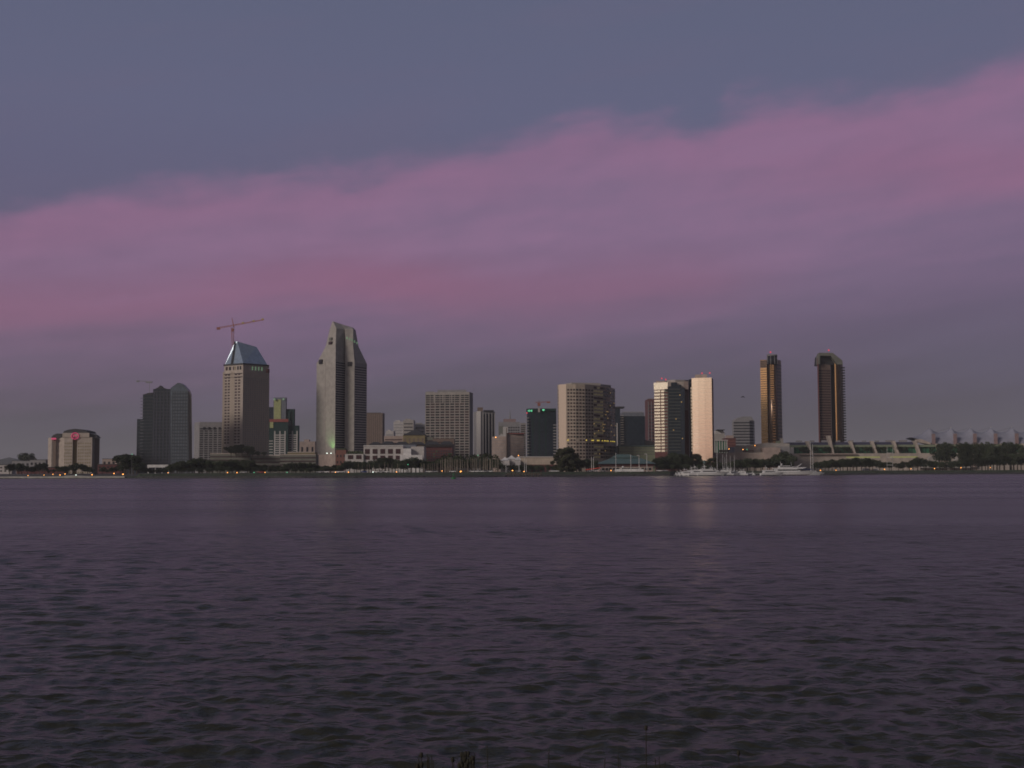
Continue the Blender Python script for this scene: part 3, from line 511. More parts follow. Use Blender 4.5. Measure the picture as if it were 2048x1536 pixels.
# --- bronze towers
Y = 1330; t = bthing('left bronze tower with round crown and gold banded left face', 1544, Y, 'residential_tower', 'tower'); py = 883
q = [XY(1523.5, Y+5), XY(1536.5, Y+2), XY(1536.8, Y+6), XY(1545, Y+4), XY(1545.3, Y-3), XY(1553, Y-3), XY(1557, Y+1), XY(1565, Y+12), XY(1566, Y+34), XY(1524, Y+34)]
zt, zl = Z(1545, 712, Y), Z(1528, 719, Y)
MB().prism(q, GZ, zl).build('wall', M['golddim'], t)
A, B = q[0], q[1]; bands(t, M['gold'], A, B, GZ+6, Z(1528, 735, Y), 42, .68, 'gold_band', .25); bands(t, M['darkwin'], lp(A, B, .04), lp(A, B, .96), Z(1528, 734, Y), zl-1, 4, .6, 'crown_band', .2)
cx, cy = X(1548, Y), Y+1
def cyl(r, a, b_, m, nm, sy=1, n=20): 
    return MB().loft([[(cx+r*math.cos(2*math.pi*i/n), cy+sy*r*math.sin(2*math.pi*i/n), z) for i in range(n)] for z in (a, b_)]).build(nm, m, t, True)
cyl(4.4, GZ, Z(1548, 728, Y), M['golddim'], 'round_bay'); bands(t, M['gold'], (cx-3.4, cy-4.0), (cx+.6, cy-4.5), Z(1548, 800, Y), Z(1548, 729, Y), 16, .6, 'gold_band', .35); bands(t, M['gold'], (cx-1.6, cy-4.4), (cx+1.4, cy-4.4), GZ+6, Z(1548, 800, Y), 24, .42, 'gold_band', .3)
ubox(t, 'gold_panel', M['gold'], (cx-1.0, cy-4.4, Z(1548, 734.5, Y)), (3.4, .6, 6)); cyl(5.2, zl-6, zt, M['darkwin'], 'crown_drum'); cyl(5.6, zt, zt+1.4, M['concrete2'], 'crown_rim')
for k in range(8):
    a = 2*math.pi*k/8+.3; b = MB(); b.tube((cx+5.5*math.cos(a), cy+5.5*math.sin(a), zl-5), (cx+5.5*math.cos(a), cy+5.5*math.sin(a), zt), .35, n=4); b.build('crown_post', M['concrete2'], t)
ubox(t, 'plant_room', M['darkroof'], (cx-1, cy+6, zt+1.2), (5, 5, 2.6)); bands(t, M['tealglass'], q[6], q[7], GZ+6, zl-4, 30, .5, 'window_band', .15)
beacon(t, 1541, 704.5, Y, r=.9)
t = bthing('right bronze tower with slanted hooded crown and gold right edge', 1662, Y, 'residential_tower', 'tower')
A, B, C, D, E, G = XY(1638.8, Y+3), XY(1664.5, Y+6), XY(1666, Y+16), XY(1672, Y+14), XY(1673, Y+4.5), XY(1684, Y+1)
zt = Z(1650, 727, Y)
MB().prism([A, B, XY(1664.5, Y+34), XY(1638.8, Y+34)], GZ, zt).build('wall', M['brown'], t)
bands(t, M['winred'], lp(A, B, .08), lp(A, B, .98), GZ+6, zt-6, 36, .55, 'window_band', .12)
MB().prism([XY(1664.7, Y+14), XY(1674, Y+12), XY(1674, Y+34), XY(1664.7, Y+34)], GZ, Z(1668, 716, Y)).build('recess_wall', M['black'], t)
zr = Z(1680, 724, Y); MB().prism([E, XY(1678, Y), G, XY(1689.5, Y+8), XY(1689.5, Y+34), XY(1673.5, Y+34)], GZ, zr).build('right_shaft', M['golddim'], t)
_, tv, n, L, an = wallframe(E, XY(1682, Y+2.4)); c = (E+XY(1682, Y+2.4))/2+n*1.2; ubox(t, 'gold_panel', M['gold'], (c.x, c.y, (GZ+zr)/2), (L*.9, .5, zr-GZ-1), an)
for k in range(30): ubox(t, 'balcony', M['black'], (X(1688.5, Y+6), Y+3, zr-6-k*2.9), (3.2, 3, 1.3))
MB().outline([(1636.5, 712), (1639, 705.5), (1665, 705.5), (1684.5, 720.5), (1686, 729), (1674, 729), (1662, 712), (1640.2, 711), (1639.5, 728), (1636.5, 728)], Y-2, 9).build('hood', M['olive'], t)
MB().outline([(1640.6, 711.2), (1663, 712.2), (1674, 727.5), (1674, 729), (1639.2, 729)], Y+5, 24).build('crown_recess', M['black'], t)
MB().prism([XY(1638.2, Y+1), XY(1640.6, Y), XY(1640.6, Y+10), XY(1638.2, Y+10)], GZ, Z(1640, 716, Y)).build('corner_pier', M['maroon'], t); beacon(t, 1657.5, 700.5, Y, r=.9)

# --- convention centre
Y = 1290; t = bthing('long low convention centre with slanted concrete fins and green glass', 1780, Y, 'convention_centre', 'building')
def zz_(py): return Z(1800, py, Y)+0
a, b_ = X(1579, Y), X(2300, Y)
MB().prism([(X(1579, Y-22), Y-22), (b_, Y-22), (b_, Y+60), (a, Y+60)], GZ, zz_(907)).build('base_wall', M['stone'], t)
MB().prism([(a+2, Y), (b_, Y), (b_, Y+50), (a+2, Y+50)], zz_(907), zz_(894)).build('glass_wall', M['greenglass'], t)
MB().prism([(a, Y-3), (b_, Y-3), (b_, Y+50), (a, Y+50)], zz_(894), zz_(889.5)).build('fascia', M['ltgreenfascia'], t)
MB().prism([(a, Y), (X(1835, Y), Y), (X(1835, Y), Y+45), (a, Y+45)], zz_(889.5), zz_(884)).build('roof_band', M['blueroof'], t)
ubox(t, 'corner_column', M['whiteconc'], (X(1583, Y), Y-2.5, (zz_(894)+zz_(907))/2), (3.4, 1.5, zz_(894)-zz_(907)))
for px in list(range(1617, 1835, 43))+list(range(1875, 2200, 43)):
    up_ = 882 if px != 1660 else 871
    if px > 1840: up_ = 888
    b = MB(); xa = X(px, Y); top = (xa-2.0, Y-4, zz_(up_)); bot = (xa+1.6, Y-9, zz_(907.2))
    b.loft([[(bot[0]-1, Y-8, bot[2]), (bot[0]+1, Y-8, bot[2]), (bot[0]+1, Y+2, bot[2]), (bot[0]-1, Y+2, bot[2])], [(top[0]-1.5, Y-5, top[2]), (top[0]+1.5, Y-5, top[2]), (top[0]+1.5, Y+2, top[2]), (top[0]-1.5, Y+2, top[2])]]).build('concrete_fin', M['stone'], t)
for px in range(1590, 2020, 9):
    ubox(t, 'mullion', M['dkgreen'], (X(px, Y), Y-.15, zz_(900.5)), (.5, .5, zz_(894)-zz_(907)-.1))
    if len([c for c in t.children if c.name.startswith('mullion')]) > 60: break
for x0, x1 in ((1692, 1760), (1780, 1835)):
    bands(t, M['e_ylit'], XY(x0, Y-22), XY(x1, Y-22), zz_(917), zz_(912), 1, .45, 'lit_strip', .1)
for x0, x1, y0, y1 in ((1585, 1700, 907, 909), (1855, 1880, 905, 935), (1905, 1935, 918, 935)):
    ubox(t, 'terrace_wall', M['pinkish'], (X((x0+x1)/2, Y), Y-24, (zz_(y0)+zz_(y1))/2), ((x1-x0)*.52, 3, zz_(y0)-zz_(y1)))
for px in (1865, 1920):   # stair ramps, a wide triangle each
    b = MB(); w = [P(px-22, 936, Y-30), P(px+22, 936, Y-30), P(px+3, 912, Y-30), P(px-3, 912, Y-30)]; b.loft([[(q.x, Y-31, q.z) for q in w], [(q.x, Y-23, q.z) for q in w]]).build('stair', M['concrete'], t)
for px in range(1590, 1840, 26): 
    q = P(px+8, 882.5, Y+20); ubox(t, 'roof_plant', M['concrete2'], q, (random.uniform(3, 9), 4, random.uniform(1, 2.2)))
# sails
t = thing('tent_roof', 'white peaked sail tents on the convention centre roof at right', 'tent roof', (X(1930, Y), Y+6, zz_(889.5)))
b = MB(); pk = [1869, 1912, 1951.5, 1993, 2035, 2078]; nx, ny = 14, 8; zlow = zz_(888.5); 
def sail(x): 
    best = min(pk, key=lambda p: abs(p-x)); d = abs(x-best)/21.0; return min(d, 1)
xs = [1829]+[1829+(1869-1829)*k/10 for k in range(1, 10)]
x = 1869
while x <= 2078: xs.append(x); x += 2.6
rows_ = []
for x in xs:
    d = sail(x); ytop = 854+11*(1-(1-d)**2.4) if x >= 1869 else 854+20*(1-((x-1829)/40)**2.0)
    zt_ = zz_(ytop); zb_ = zlow + (0 if x >= 1869 else (zz_(876)-zlow)*(1-(x-1829)/40)); col = []
    for j in range(ny+1):
        f = j/ny; yy = Y-2+30*f; h = math.sin(math.pi*f)**1.0; sh = h**(1.0+.25*(1-d)); col.append((X(x, Y), yy, zb_+(zt_-zb_)*sh+.01*j))
    rows_.append(col)
vs = [p for c in rows_ for p in c]; fs = [(i*(ny+1)+j, (i+1)*(ny+1)+j, (i+1)*(ny+1)+j+1, i*(ny+1)+j+1) for i in range(len(rows_)-1) for j in range(ny)]
b.add(vs, fs); o = b.build('membrane', M['sail'], t, True); md = o.modifiers.new('thickness', 'SOLIDIFY'); md.thickness = .25
for p_ in pk[:5]:
    MB().box((X(p_-3, Y), Y-3, (zz_(868)+zz_(889))/2), (3.2, 2.0, zz_(868)-zz_(889))).build('pylon', M['pylon'], t); q = Vector((X(p_, Y), Y+13, zz_(855))); MB().tube((q.x, q.y, q.z-1), (q.x, q.y, q.z+1.6), .45, .1).build('peak_mast', M['white'], t)
    if p_ > 1869: MB().tube((q.x-.6, q.y, q.z), (q.x-18, q.y-3, q.z-4.5), .12, n=4).build('stay_cable', M['steel'], t)
MB().outline([(1832, 884), (1832, 879), (1842, 878), (1862, 886), (1862, 889)], Y-3, 4).build('end_wall', M['stone'], t)

# --- low waterfront buildings
Y = 1020; t = bthing('long pink low building with dark red base left of the big waterfront tree', 1080, Y, 'low_building')
o, (a, b_, z) = block(t, 1038, 1121, 914.5, Y, 18, M['cream']); ubox(t, 'base_wall', M['maroon'], ((a.x+b_.x)/2, Y-.3, GZ+3), (b_.x-a.x-2, .8, 6.2)); bands(t, M['pinkish'], a, b_, Z(1080, 926, Y), z, 3, .12, 'facade_joint', .06); ubox(t, 'roof_edge', M['whiteconc'], ((a.x+b_.x)/2, Y-.2, z+.3), (b_.x-a.x+1, 1, .7))
for k in range(9): ubox(t, 'doorway', M['black'], (a.x+5+k*3.7, Y-.8, GZ+2), (2.2, .4, 4))
t = thing('event_tent', 'white peaked marquee tents beside the pink low building', 'tent', (X(1018, 1010), 1010, GZ))
for x0, x1, yt, ye, yy in ((1000, 1020, 914, 921, 1005), (1010, 1036, 910.5, 918, 1012), (1030, 1042, 913, 920, 1000)):
    ze, zt = Z(x0, ye, yy), Z(x0, yt, yy); a, b_ = X(x0, yy), X(x1, yy); m_ = (a+b_)/2
    MB().loft([[(a, yy, ze), (b_, yy, ze), (b_, yy+9, ze), (a, yy+9, ze)], [(m_-2, yy+3, (ze*2+zt)/3+.4), (m_+2, yy+3, (ze*2+zt)/3+.4), (m_+2, yy+6, (ze*2+zt)/3+.4), (m_-2, yy+6, (ze*2+zt)/3+.4)], [(m_-.1, yy+4.5, zt), (m_+.1, yy+4.5, zt), (m_+.1, yy+4.6, zt), (m_-.1, yy+4.6, zt)]]).build('canopy', M['white'], t)
    MB().prism([(a+.4, yy+.4), (b_-.4, yy+.4), (b_-.4, yy+8.6), (a+.4, yy+8.6)], GZ, ze-.05).build('tent_wall', M['whiteconc'], t)
Y = 960; t = bthing('waterfront pavilion with broad teal hipped roof and red eaves band', 1250, Y, 'pavilion', 'pavilion')
ze, zm, zt = Z(1250, 927.5, Y), Z(1250, 915.5, Y), Z(1250, 908, Y)
def rect(x0, x1, y0, y1, z): return [(X(x0, Y), y0, z), (X(x1, Y), y0, z), (X(x1, Y), y1, z), (X(x0, Y), y1, z)]
MB().loft([rect(1194, 1312, Y, Y+40, ze), rect(1228, 1284, Y+14, Y+26, zm)]).build('lower_roof', M['tealroof'], t)
MB().loft([rect(1226, 1284, Y+13, Y+27, zm+.2), rect(1238, 1262, Y+18, Y+22, zt)]).build('upper_roof', M['tealroof'], t)
MB().prism([(X(1198, Y), Y+2), (X(1308, Y), Y+2), (X(1308, Y), Y+38), (X(1198, Y), Y+38)], Z(1250, 932, Y), ze-.02).build('eaves_band', M['maroon'], t)
MB().prism([(X(1200, Y), Y+3), (X(1306, Y), Y+3), (X(1306, Y), Y+37), (X(1200, Y), Y+37)], GZ, Z(1250, 932, Y)).build('wall', M['pinkish'], t)
grid(t, M['darkwin'], (X(1203, Y), Y+3), (X(1304, Y), Y+3), GZ+.5, Z(1250, 934, Y), 14, 1, .7, .6)
a, c = P(1171, 939.5, 900), P(1201, 935.5, 905); t = thing('neon_railing', 'thin slanting red neon line low at the water, right of the big tree', 'railing', (a.x, a.y, GZ)); MB().tube(a, c, .16).build('neon_tube', M['e_redline'], t); MB().tube(a, (a.x, a.y, GZ), .1).build('post', M['steel'], t); MB().tube(c, (c.x, c.y, GZ), .1).build('post', M['steel'], t)
# left shore low buildings
for x0, x1, yt, yy, m, lab in ((-60, 24, 930, 1040, 'whiteconc', 'pale low shed at the far left edge of the shore'), (24, 60, 922, 1500, 'concrete2', 'grey low building at far left behind dark trees'), (60, 92, 920, 1300, 'concrete2', 'grey flat-roofed building left of the ring-sign hotel'),
        (34, 130, 935, 1030, 'maroon', 'long dark red shed in front of the ring-sign hotel'), (196, 245, 929, 1030, 'maroon', 'dark red shed with red roof right of the ring-sign hotel'), (205, 250, 918, 1350, 'pinkish', 'pinkish warehouse right of the ring-sign hotel'), (248, 273, 912, 1500, 'tealglass', 'dark teal block left of the stepped glass tower')):
    t = bthing(lab, (x0+x1)/2, yy, 'low_building'); o, (a, b_, z) = block(t, x0, x1, yt, yy, 9, M[m]); n = max(3, int((x1-x0)/8)); grid(t, M['darkwin'], a, b_, GZ+1, z-.8, n, 2 if z > 9 else 1, .5, .4); ubox(t, 'roof', M['darkroof'], ((a.x+b_.x)/2, yy+4.5, z+.25), (b_.x-a.x+.6, 9.6, .5))
flush()
# ================================================================== SETTING: land, water, hills
SH = [(-900, 850), (-300, 850), (20, 850), (300, 820), (600, 800), (900, 830), (1150, 880), (1340, 905), (1350, 980), (1525, 990), (1560, 985), (1640, 1010), (1800, 1060), (2020, 1100), (2500, 1200), (3000, 1300)]
def shY(px):
    for (a, ya), (b, yb) in zip(SH, SH[1:]):
        if a <= px <= b: return ya+(yb-ya)*(px-a)/(b-a)
    return 1300
def strip(name, prof, m, pxs):
    vs = []; fs = []; n = len(prof)
    for px in pxs:
        y0 = shY(px); lw = 1 if px > 275 else .42
        for k, (dy, z) in enumerate(prof):
            yy = y0+dy+random.uniform(-.5, .5)*(1 if k in (1,) else 0); vs.append((X(px, yy), yy, z*(lw if z > 0 else 1)+random.uniform(-.15, .15)*(1 if 0 < k < n-1 else 0)))
    for i in range(len(pxs)-1):
        for k in range(n-1): fs.append((i*n+k, (i+1)*n+k, (i+1)*n+k+1, i*n+k+1))
    b = MB(); b.add(vs, fs); return b.build(name, m)
pxs = [-900+i*5 for i in range(781)]
tag(strip('shore_rocks', [(0, -.6), (.6, .35), (2.2, 1.3), (3.4, 1.5)], M['riprap'], pxs), None, None, kind='structure')
tag(strip('grass_bank', [(3.3, 1.46), (7, 2.0), (14, 2.9), (22, 3.3), (40, 3.2)], M['grass'], pxs), None, None, kind='structure')
b = MB(); vs = []; 
for px in range(-900, 3001, 50): vs += [(X(px, shY(px)+38), shY(px)+38, 1.3), (X(px, 1150+350), 1500, GZ-.05)]
for i in range(78): b.f.append((2*i, 2*i+2, 2*i+3, 2*i+1))
b.v = vs; n = len(b.v); b.add([(-9000, 1500, GZ-.05), (9000, 1500, GZ-.05), (30000, 26000, GZ-.05), (-30000, 26000, GZ-.05)], [(0, 1, 2, 3)])
tag(b.build('ground', M['earth']), None, None, kind='structure')
# pale quay strip, left
b = MB(); pts = [(-300, 0), (20, 0), (128, 0), (130, 1), (146, 1.3), (160, .8), (175, 0), (250, 0)]
for (x0, h0), (x1, h1) in zip(pts, pts[1:]):
    ya, yb = shY(x0)+2, shY(x1)+2
    b.loft([[(X(x0, ya), ya, .3), (X(x0, ya), ya+4, .3), (X(x0, ya), ya+4, 1.62+h0*.5), (X(x0, ya), ya, 1.5+h0*.5)], [(X(x1, yb), yb, .3), (X(x1, yb), yb+4, .3), (X(x1, yb), yb+4, 1.62+h1*.5), (X(x1, yb), yb, 1.5+h1*.5)]])
tag(b.build('quay_path', M['sand']), None, None, kind='structure')
# hills
b = MB(); vs = []; n = 200
for i in range(n):
    px = -600+i*16; h = 926+6*math.sin(i*.31)+3*math.sin(i*.83+1)+2*math.sin(i*2.1); h = h if px < 300 else h+6 if px < 1900 else h+8
    q = P(px, min(h, 939), 5200); vs += [(q.x, 5200, GZ-1), (q.x, 5200, q.z*.6), (q.x, 5500, q.z*1.06), (q.x, 6500, GZ-1)]
b.v = vs
for i in range(n-1):
    for k in range(3): b.f.append((i*4+k, i*4+4+k, i*4+5+k, i*4+k+1))
tag(b.build('hills', M['hill'], None, True), None, None, kind='structure')
# near bank under the camera
b = MB(); vs = []; xs = [-40+i for i in range(81)]; prof = [(-30, 2.5), (-3, 2.5), (4.8, 2.38), (5.9, 2.25), (8, 1.5), (11, .5), (14.5, -.6)]
for x in xs:
    for (y, z) in prof: vs.append((x, y, z+random.uniform(-.05, .05)))
b.v = vs; k = len(prof)
for i in range(80):
    for j in range(k-1): b.f.append((i*k+j, (i+1)*k+j, (i+1)*k+j+1, i*k+j+1))
tag(b.build('near_bank', M['bankearth'], None, True), None, None, kind='structure')
# water
rng = np.random.default_rng(5)
rr = np.exp(np.arange(math.log(8.5), math.log(1700), .0042))
dense = np.arange(-26, 26.001, .068); th = np.radians(np.concatenate([np.arange(-85, -26, 1.5), dense, np.arange(27, 86, 1.5)]))
RR, TH = np.meshgrid(rr, th, indexing='ij'); XX, YY = RR*np.sin(TH), RR*np.cos(TH); ZZ = np.zeros_like(XX)
dr = RR*.0042
patch = np.zeros_like(XX)
for k in range(7):
    lam = rng.uniform(14, 60); a = rng.uniform(0, 6.28); patch += np.sin(2*np.pi/lam*(XX*math.sin(a)+YY*math.cos(a))+rng.uniform(0, 6.28))
gust = 1+.18*patch/1.9
for k in range(150):
    lam = math.exp(rng.uniform(math.log(.13), math.log(1.7))); a = rng.normal(R(-10), R(38)); ph = rng.uniform(0, 6.28)
    A_ = .0038*lam**.62*(1 if lam < 1 else .8)*rng.uniform(.5, 1.3)
    w = 2*np.pi/lam*(XX*math.sin(a)+YY*math.cos(a)); fade = np.clip((lam/dr-2.2)/2.5, 0, 1)
    s = np.sin(w+ph+.7*np.sin(.31*w+ph*3)); ZZ += A_*fade*gust*(s+.35*(s*np.abs(s)))
ZZ *= 1.0
nr, na = XX.shape; co = np.stack([XX, YY, ZZ], -1).reshape(-1, 3).astype(np.float32)
idx = np.arange(nr*na).reshape(nr, na); q = np.stack([idx[:-1, :-1], idx[:-1, 1:], idx[1:, 1:], idx[1:, :-1]], -1).reshape(-1, 4)
me = bpy.data.meshes.new('water'); me.vertices.add(len(co)); me.vertices.foreach_set('co', co.ravel()); me.loops.add(q.size); me.loops.foreach_set('vertex_index', q.ravel().astype(np.int32))
me.polygons.add(len(q)); me.polygons.foreach_set('loop_start', np.arange(0, q.size, 4, dtype=np.int32)); me.polygons.foreach_set('use_smooth', np.ones(len(q), dtype=bool)); me.update(); me.validate()
wm, nt, bs = newmat('bay_water'); N, L = nt.nodes, nt.links
bs.inputs['Base Color'].default_value = (.037, .036, .027, 1); bs.inputs['Roughness'].default_value = .24; bs.inputs['IOR'].default_value = 1.27
tc = N.new('ShaderNodeTexCoord'); prev = None
mp = N.new('ShaderNodeMapping'); mp.inputs['Scale'].default_value = (.35, 1, 1); mp.inputs['Rotation'].default_value = (0, 0, R(8)); L.new(tc.outputs['Object'], mp.inputs['Vector'])
nz = N.new('ShaderNodeTexNoise'); nz.inputs['Scale'].default_value = .022; nz.inputs['Detail'].default_value = 6; L.new(mp.outputs['Vector'], nz.inputs['Vector'])
mr = N.new('ShaderNodeMapRange'); mr.inputs['From Min'].default_value = .35; mr.inputs['From Max'].default_value = .65; mr.inputs['To Min'].default_value = .20; mr.inputs['To Max'].default_value = .32; L.new(nz.outputs['Fac'], mr.inputs['Value']); L.new(mr.outputs['Result'], bs.inputs['Roughness'])
for sc_, dist, st in ((2.6, .10, (.6, 1, 1)), (9., .034, (.6, 1, 1)), (.8, .26, (.5, 1, 1))):
    mp = N.new('ShaderNodeMapping'); mp.inputs['Scale'].default_value = st; mp.inputs['Rotation'].default_value = (0, 0, R(10)); L.new(tc.outputs['Object'], mp.inputs['Vector'])
    nz = N.new('ShaderNodeTexNoise'); nz.inputs['Scale'].default_value = sc_; nz.inputs['Detail'].default_value = 3; L.new(mp.outputs['Vector'], nz.inputs['Vector'])
    bp = N.new('ShaderNodeBump'); bp.inputs['Distance'].default_value = dist; L.new(nz.outputs['Fac'], bp.inputs['Height'])
    if prev: L.new(prev, bp.inputs['Normal'])
    prev = bp.outputs['Normal']
L.new(prev, bs.inputs['Normal'])
me.materials.append(wm); wo = bpy.data.objects.new('water', me); COL.objects.link(wo); wo['kind'] = 'structure'

# ================================================================== TREES
def leafmesh(name, n, fn, size, m, seed):
    r = random.Random(seed); b = MB()
    for _ in range(n):
        c = Vector(fn(r)); s = size*r.uniform(.6, 1.4); u = Vector((r.gauss(0, 1), r.gauss(0, 1), r.gauss(0, .6))).normalized(); v = u.orthogonal().normalized()*s*.6; u = u*s
        b.add([c-u*.5, c+v*.5, c+u*.5, c-v*.5], [(0, 1, 2, 3)])
    me = bpy.data.meshes.new(name); me.from_pydata(b.v, [], b.f); me.materials.append(m); return me
def crownfn(lobes):
    def f(r):
        l = r.choice(lobes); d = Vector((r.gauss(0, 1), r.gauss(0, 1), r.gauss(0, 1))).normalized()*(r.random()**.4)
        return (l[0]+d.x*l[3], l[1]+d.y*l[3], l[2]+d.z*l[3]*.8)
    return f
TREES = []                                        # unit trees of height 1
for s in range(6):
    r = random.Random(s+20); lobes = [(r.uniform(-.3, .3), r.uniform(-.3, .3), r.uniform(.42, .8), r.uniform(.13, .24)) for _ in range(10)]+[(0, 0, .6, .25), (0, 0, .84, .15)]
    cm = leafmesh('crown', 2000, crownfn(lobes), .065, M['leaf'], s)
    b = MB(); b.tube((0, 0, -.02), (0, 0, .5), .035, .02)
    for l in lobes[:6]: b.tube((0, 0, .3), l[:3], .014, .005, 4)
    tm = bpy.data.meshes.new('trunk'); tm.from_pydata(b.v, [], b.f); tm.materials.append(M['bark']); TREES.append((tm, cm))
CON = []
for s in range(3):
    r = random.Random(s+50); lobes = []
    for k in range(30):
        z = r.uniform(.10, .94); w = .33*(1-abs(z-.42)*1.3); lobes.append((r.uniform(-w, w), r.uniform(-w, w), z, r.uniform(.07, .13)))
    cm = leafmesh('crown', 4200, crownfn(lobes), .05, M['conifer'], s+9); b = MB(); b.tube((0, 0, -.02), (0, 0, .9), .03, .01)
    tm = bpy.data.meshes.new('trunk'); tm.from_pydata(b.v, [], b.f); tm.materials.append(M['bark']); CON.append((tm, cm))
PALM = []
for s in range(4):
    r = random.Random(s+80); b = MB(); lean = r.uniform(-.03, .03); b.tube((0, 0, -.02), (lean, 0, .84), .022, .014, 6)
    tm = bpy.data.meshes.new('trunk'); tm.from_pydata(b.v, [], b.f); tm.materials.append(M['palmbark']); b = MB()
    for k in range(26):
        a = r.uniform(0, 6.28); el = r.uniform(-.5, 1.2); L_ = r.uniform(.15, .21); p = Vector((lean, 0, .84)); w = .024; d = Vector((math.cos(a)*math.cos(el), math.sin(a)*math.cos(el), math.sin(el))); sd = Vector((-math.sin(a), math.cos(a), 0))
        prev = (p-sd*.004, p+sd*.004)
        for j in range(4):
            p = p+d*L_/4; d = (d+Vector((0, 0, -.34))).normalized(); ww = w*(1, .9, .65, .1)[j]; cur = (p-sd*ww+Vector((0, 0, -ww*.6)), p+sd*ww+Vector((0, 0, -ww*.6)))
            b.add([prev[0], prev[1], cur[1], cur[0]], [(0, 1, 2, 3)]); prev = cur
    cm = bpy.data.meshes.new('crown'); cm.from_pydata(b.v, [], b.f); cm.materials.append(M['palm']); PALM.append((tm, cm))
def plant(name, kinds, label, cat, group, px, ytop, Y, wide=1., z0=GZ-.3):
    x = X(px, Y); h = max(1.5, Z(px, ytop-1.6, Y)-z0)*1.04
    t = thing(name, label, cat, (x, Y, z0), group); t.rotation_euler.z = random.uniform(0, 6.28) if name != 'bush' else random.uniform(0, 3); wv = random.uniform(.85, 1.25) if name != 'palm_tree' else 1; t.scale = (h*wide*wv, h*wide*wv, h)
    tm, cm = random.choice(kinds)
    for nm, me in (('trunk', tm), ('crown', cm)):
        o = bpy.data.objects.new(nm, me); COL.objects.link(o); o.parent = t
def row(x0, x1, step, prof, Y, label, group, wide=1., jit=4.5, name='broadleaf_tree', kinds=None, cat='tree', yj=14):
    x = x0
    while x <= x1:
        for (a, ya), (b, yb) in zip(prof, prof[1:]):
            if a <= x <= b: yt = ya+(yb-ya)*(x-a)/(b-a); break
        else: yt = prof[-1][1]
        plant(name, kinds or TREES, label, cat, group, x+random.uniform(-.3, .3)*step, yt+random.uniform(-.6, jit), Y+random.uniform(-yj, yj), wide); x += step*random.uniform(.8, 1.2)
row(18, 92, 9, [(0, 930), (40, 926), (60, 934), (95, 922), (110, 932)], 985, 'dark tree on the far left shore left of the ring-sign hotel', 'trees left of the ring-sign hotel', 1.1)
row(50, 60, 9, [(0, 903), (100, 905)], 1700, 'hazy distant tree at far left beyond the sheds', 'far left trees')
row(100, 190, 8, [(100, 938), (135, 930), (150, 926), (165, 927), (175, 934), (195, 936)], 980, 'dark tree in front of the ring-sign hotel', 'trees in front of the ring-sign hotel', 1.1)
row(205, 262, 9, [(200, 934), (225, 936), (250, 925), (262, 908)], 980, 'dark tree between the ring-sign hotel and stepped glass tower', 'trees left of the stepped tower', 1.1)
row(252, 345, 7, [(252, 908), (270, 915), (285, 932), (300, 937), (335, 937), (345, 926)], 935, 'dark park tree in front of the stepped glass tower', 'park trees left of centre', 1.2)
row(345, 630, 7.5, [(340, 926), (370, 922), (395, 913), (415, 921), (450, 920), (500, 921), (510, 930), (545, 932), (575, 926), (600, 921), (620, 926)], 925, 'dark park tree between small grid office and tallest tower', 'park trees left of centre', 1.15)
row(350, 690, 9, [(340, 934), (690, 934)], 900, 'low dark park tree near the water in front of the taller trees', 'park trees near the water', 1.3)
row(470, 530, 6, [(470, 895), (480, 893), (500, 900), (530, 905)], 1170, 'dark tree on the terraced podium roof', 'podium roof trees', .8, z0_=0) if False else None
for px, yt in ((462, 893), (472, 891), (484, 890), (495, 893), (505, 899), (516, 903), (528, 905)): plant('broadleaf_tree', TREES, 'dark tree growing at the foot of the crane tower', 'tree', 'trees at foot of crane tower', px, yt, 1170, 1.2, Z(490, 915, 1170))
row(634, 700, 8, [(630, 930), (660, 932), (690, 924), (700, 922)], 960, 'dark park tree at the foot of the tallest tower', 'trees at foot of tallest tower', 1.1)
row(700, 820, 7, [(700, 922), (740, 924), (760, 916), (785, 916), (800, 922), (820, 920)], 985, 'leafy tree in front of the white arcade building', 'trees before the white arcade', 1.0)
row(808, 850, 8, [(808, 922), (826, 911), (850, 922)], 975, 'rounded dark tree right of the white arcade building', 'trees right of the white arcade', 1.1)
row(855, 1000, 8, [(855, 926), (900, 915), (905, 914), (1000, 918)], 1000, 'dark tree behind the palms in the middle of the waterfront', 'trees behind the palms', 1.1)
row(715, 800, 9, [(715, 924), (800, 921)], 940, 'palm tree in front of the white arcade building', 'palms before the white arcade', 1.0, 4, 'palm_tree', PALM, 'palm')
row(842, 1000, 3.6, [(840, 922), (870, 918), (890, 908), (905, 906), (930, 912), (960, 906), (985, 907), (1000, 915)], 925, 'slender palm tree in the palm grove below the gridded office', 'palm grove', 1.0, 7, 'palm_tree', PALM, 'palm', 25)
row(1000, 1125, 9, [(1000, 928), (1125, 930)], 965, 'low tree in front of the tents and pink building', 'trees before the pink building', 1.1)
for px, yt, w in ((1119, 907, .9), (1125, 901, 1.0), (1132, 899, 1.05), (1139, 900, 1.05), (1146, 903, 1.0), (1153, 912, 1.0)): plant('tall_evergreen_tree', CON, 'big bushy evergreen clump left of the teal roofed pavilion', 'tree', 'big evergreen clump', px, yt, 925+random.uniform(-8, 8), w)
row(1158, 1196, 7, [(1155, 918), (1180, 916), (1196, 930)], 935, 'dark tree between the evergreen clump and teal roofed pavilion', 'trees left of the teal pavilion', 1.0)
row(1312, 1385, 6.5, [(1310, 918), (1325, 913), (1345, 905), (1365, 907), (1380, 916), (1390, 920)], 1010, 'dark tree at the foot of the bright hotel middle', 'trees at foot of bright hotel', 1.0)
row(1318, 1430, 8, [(1318, 928), (1430, 930)], 990, 'low dark tree behind the marina boats', 'trees behind the marina', 1.2)
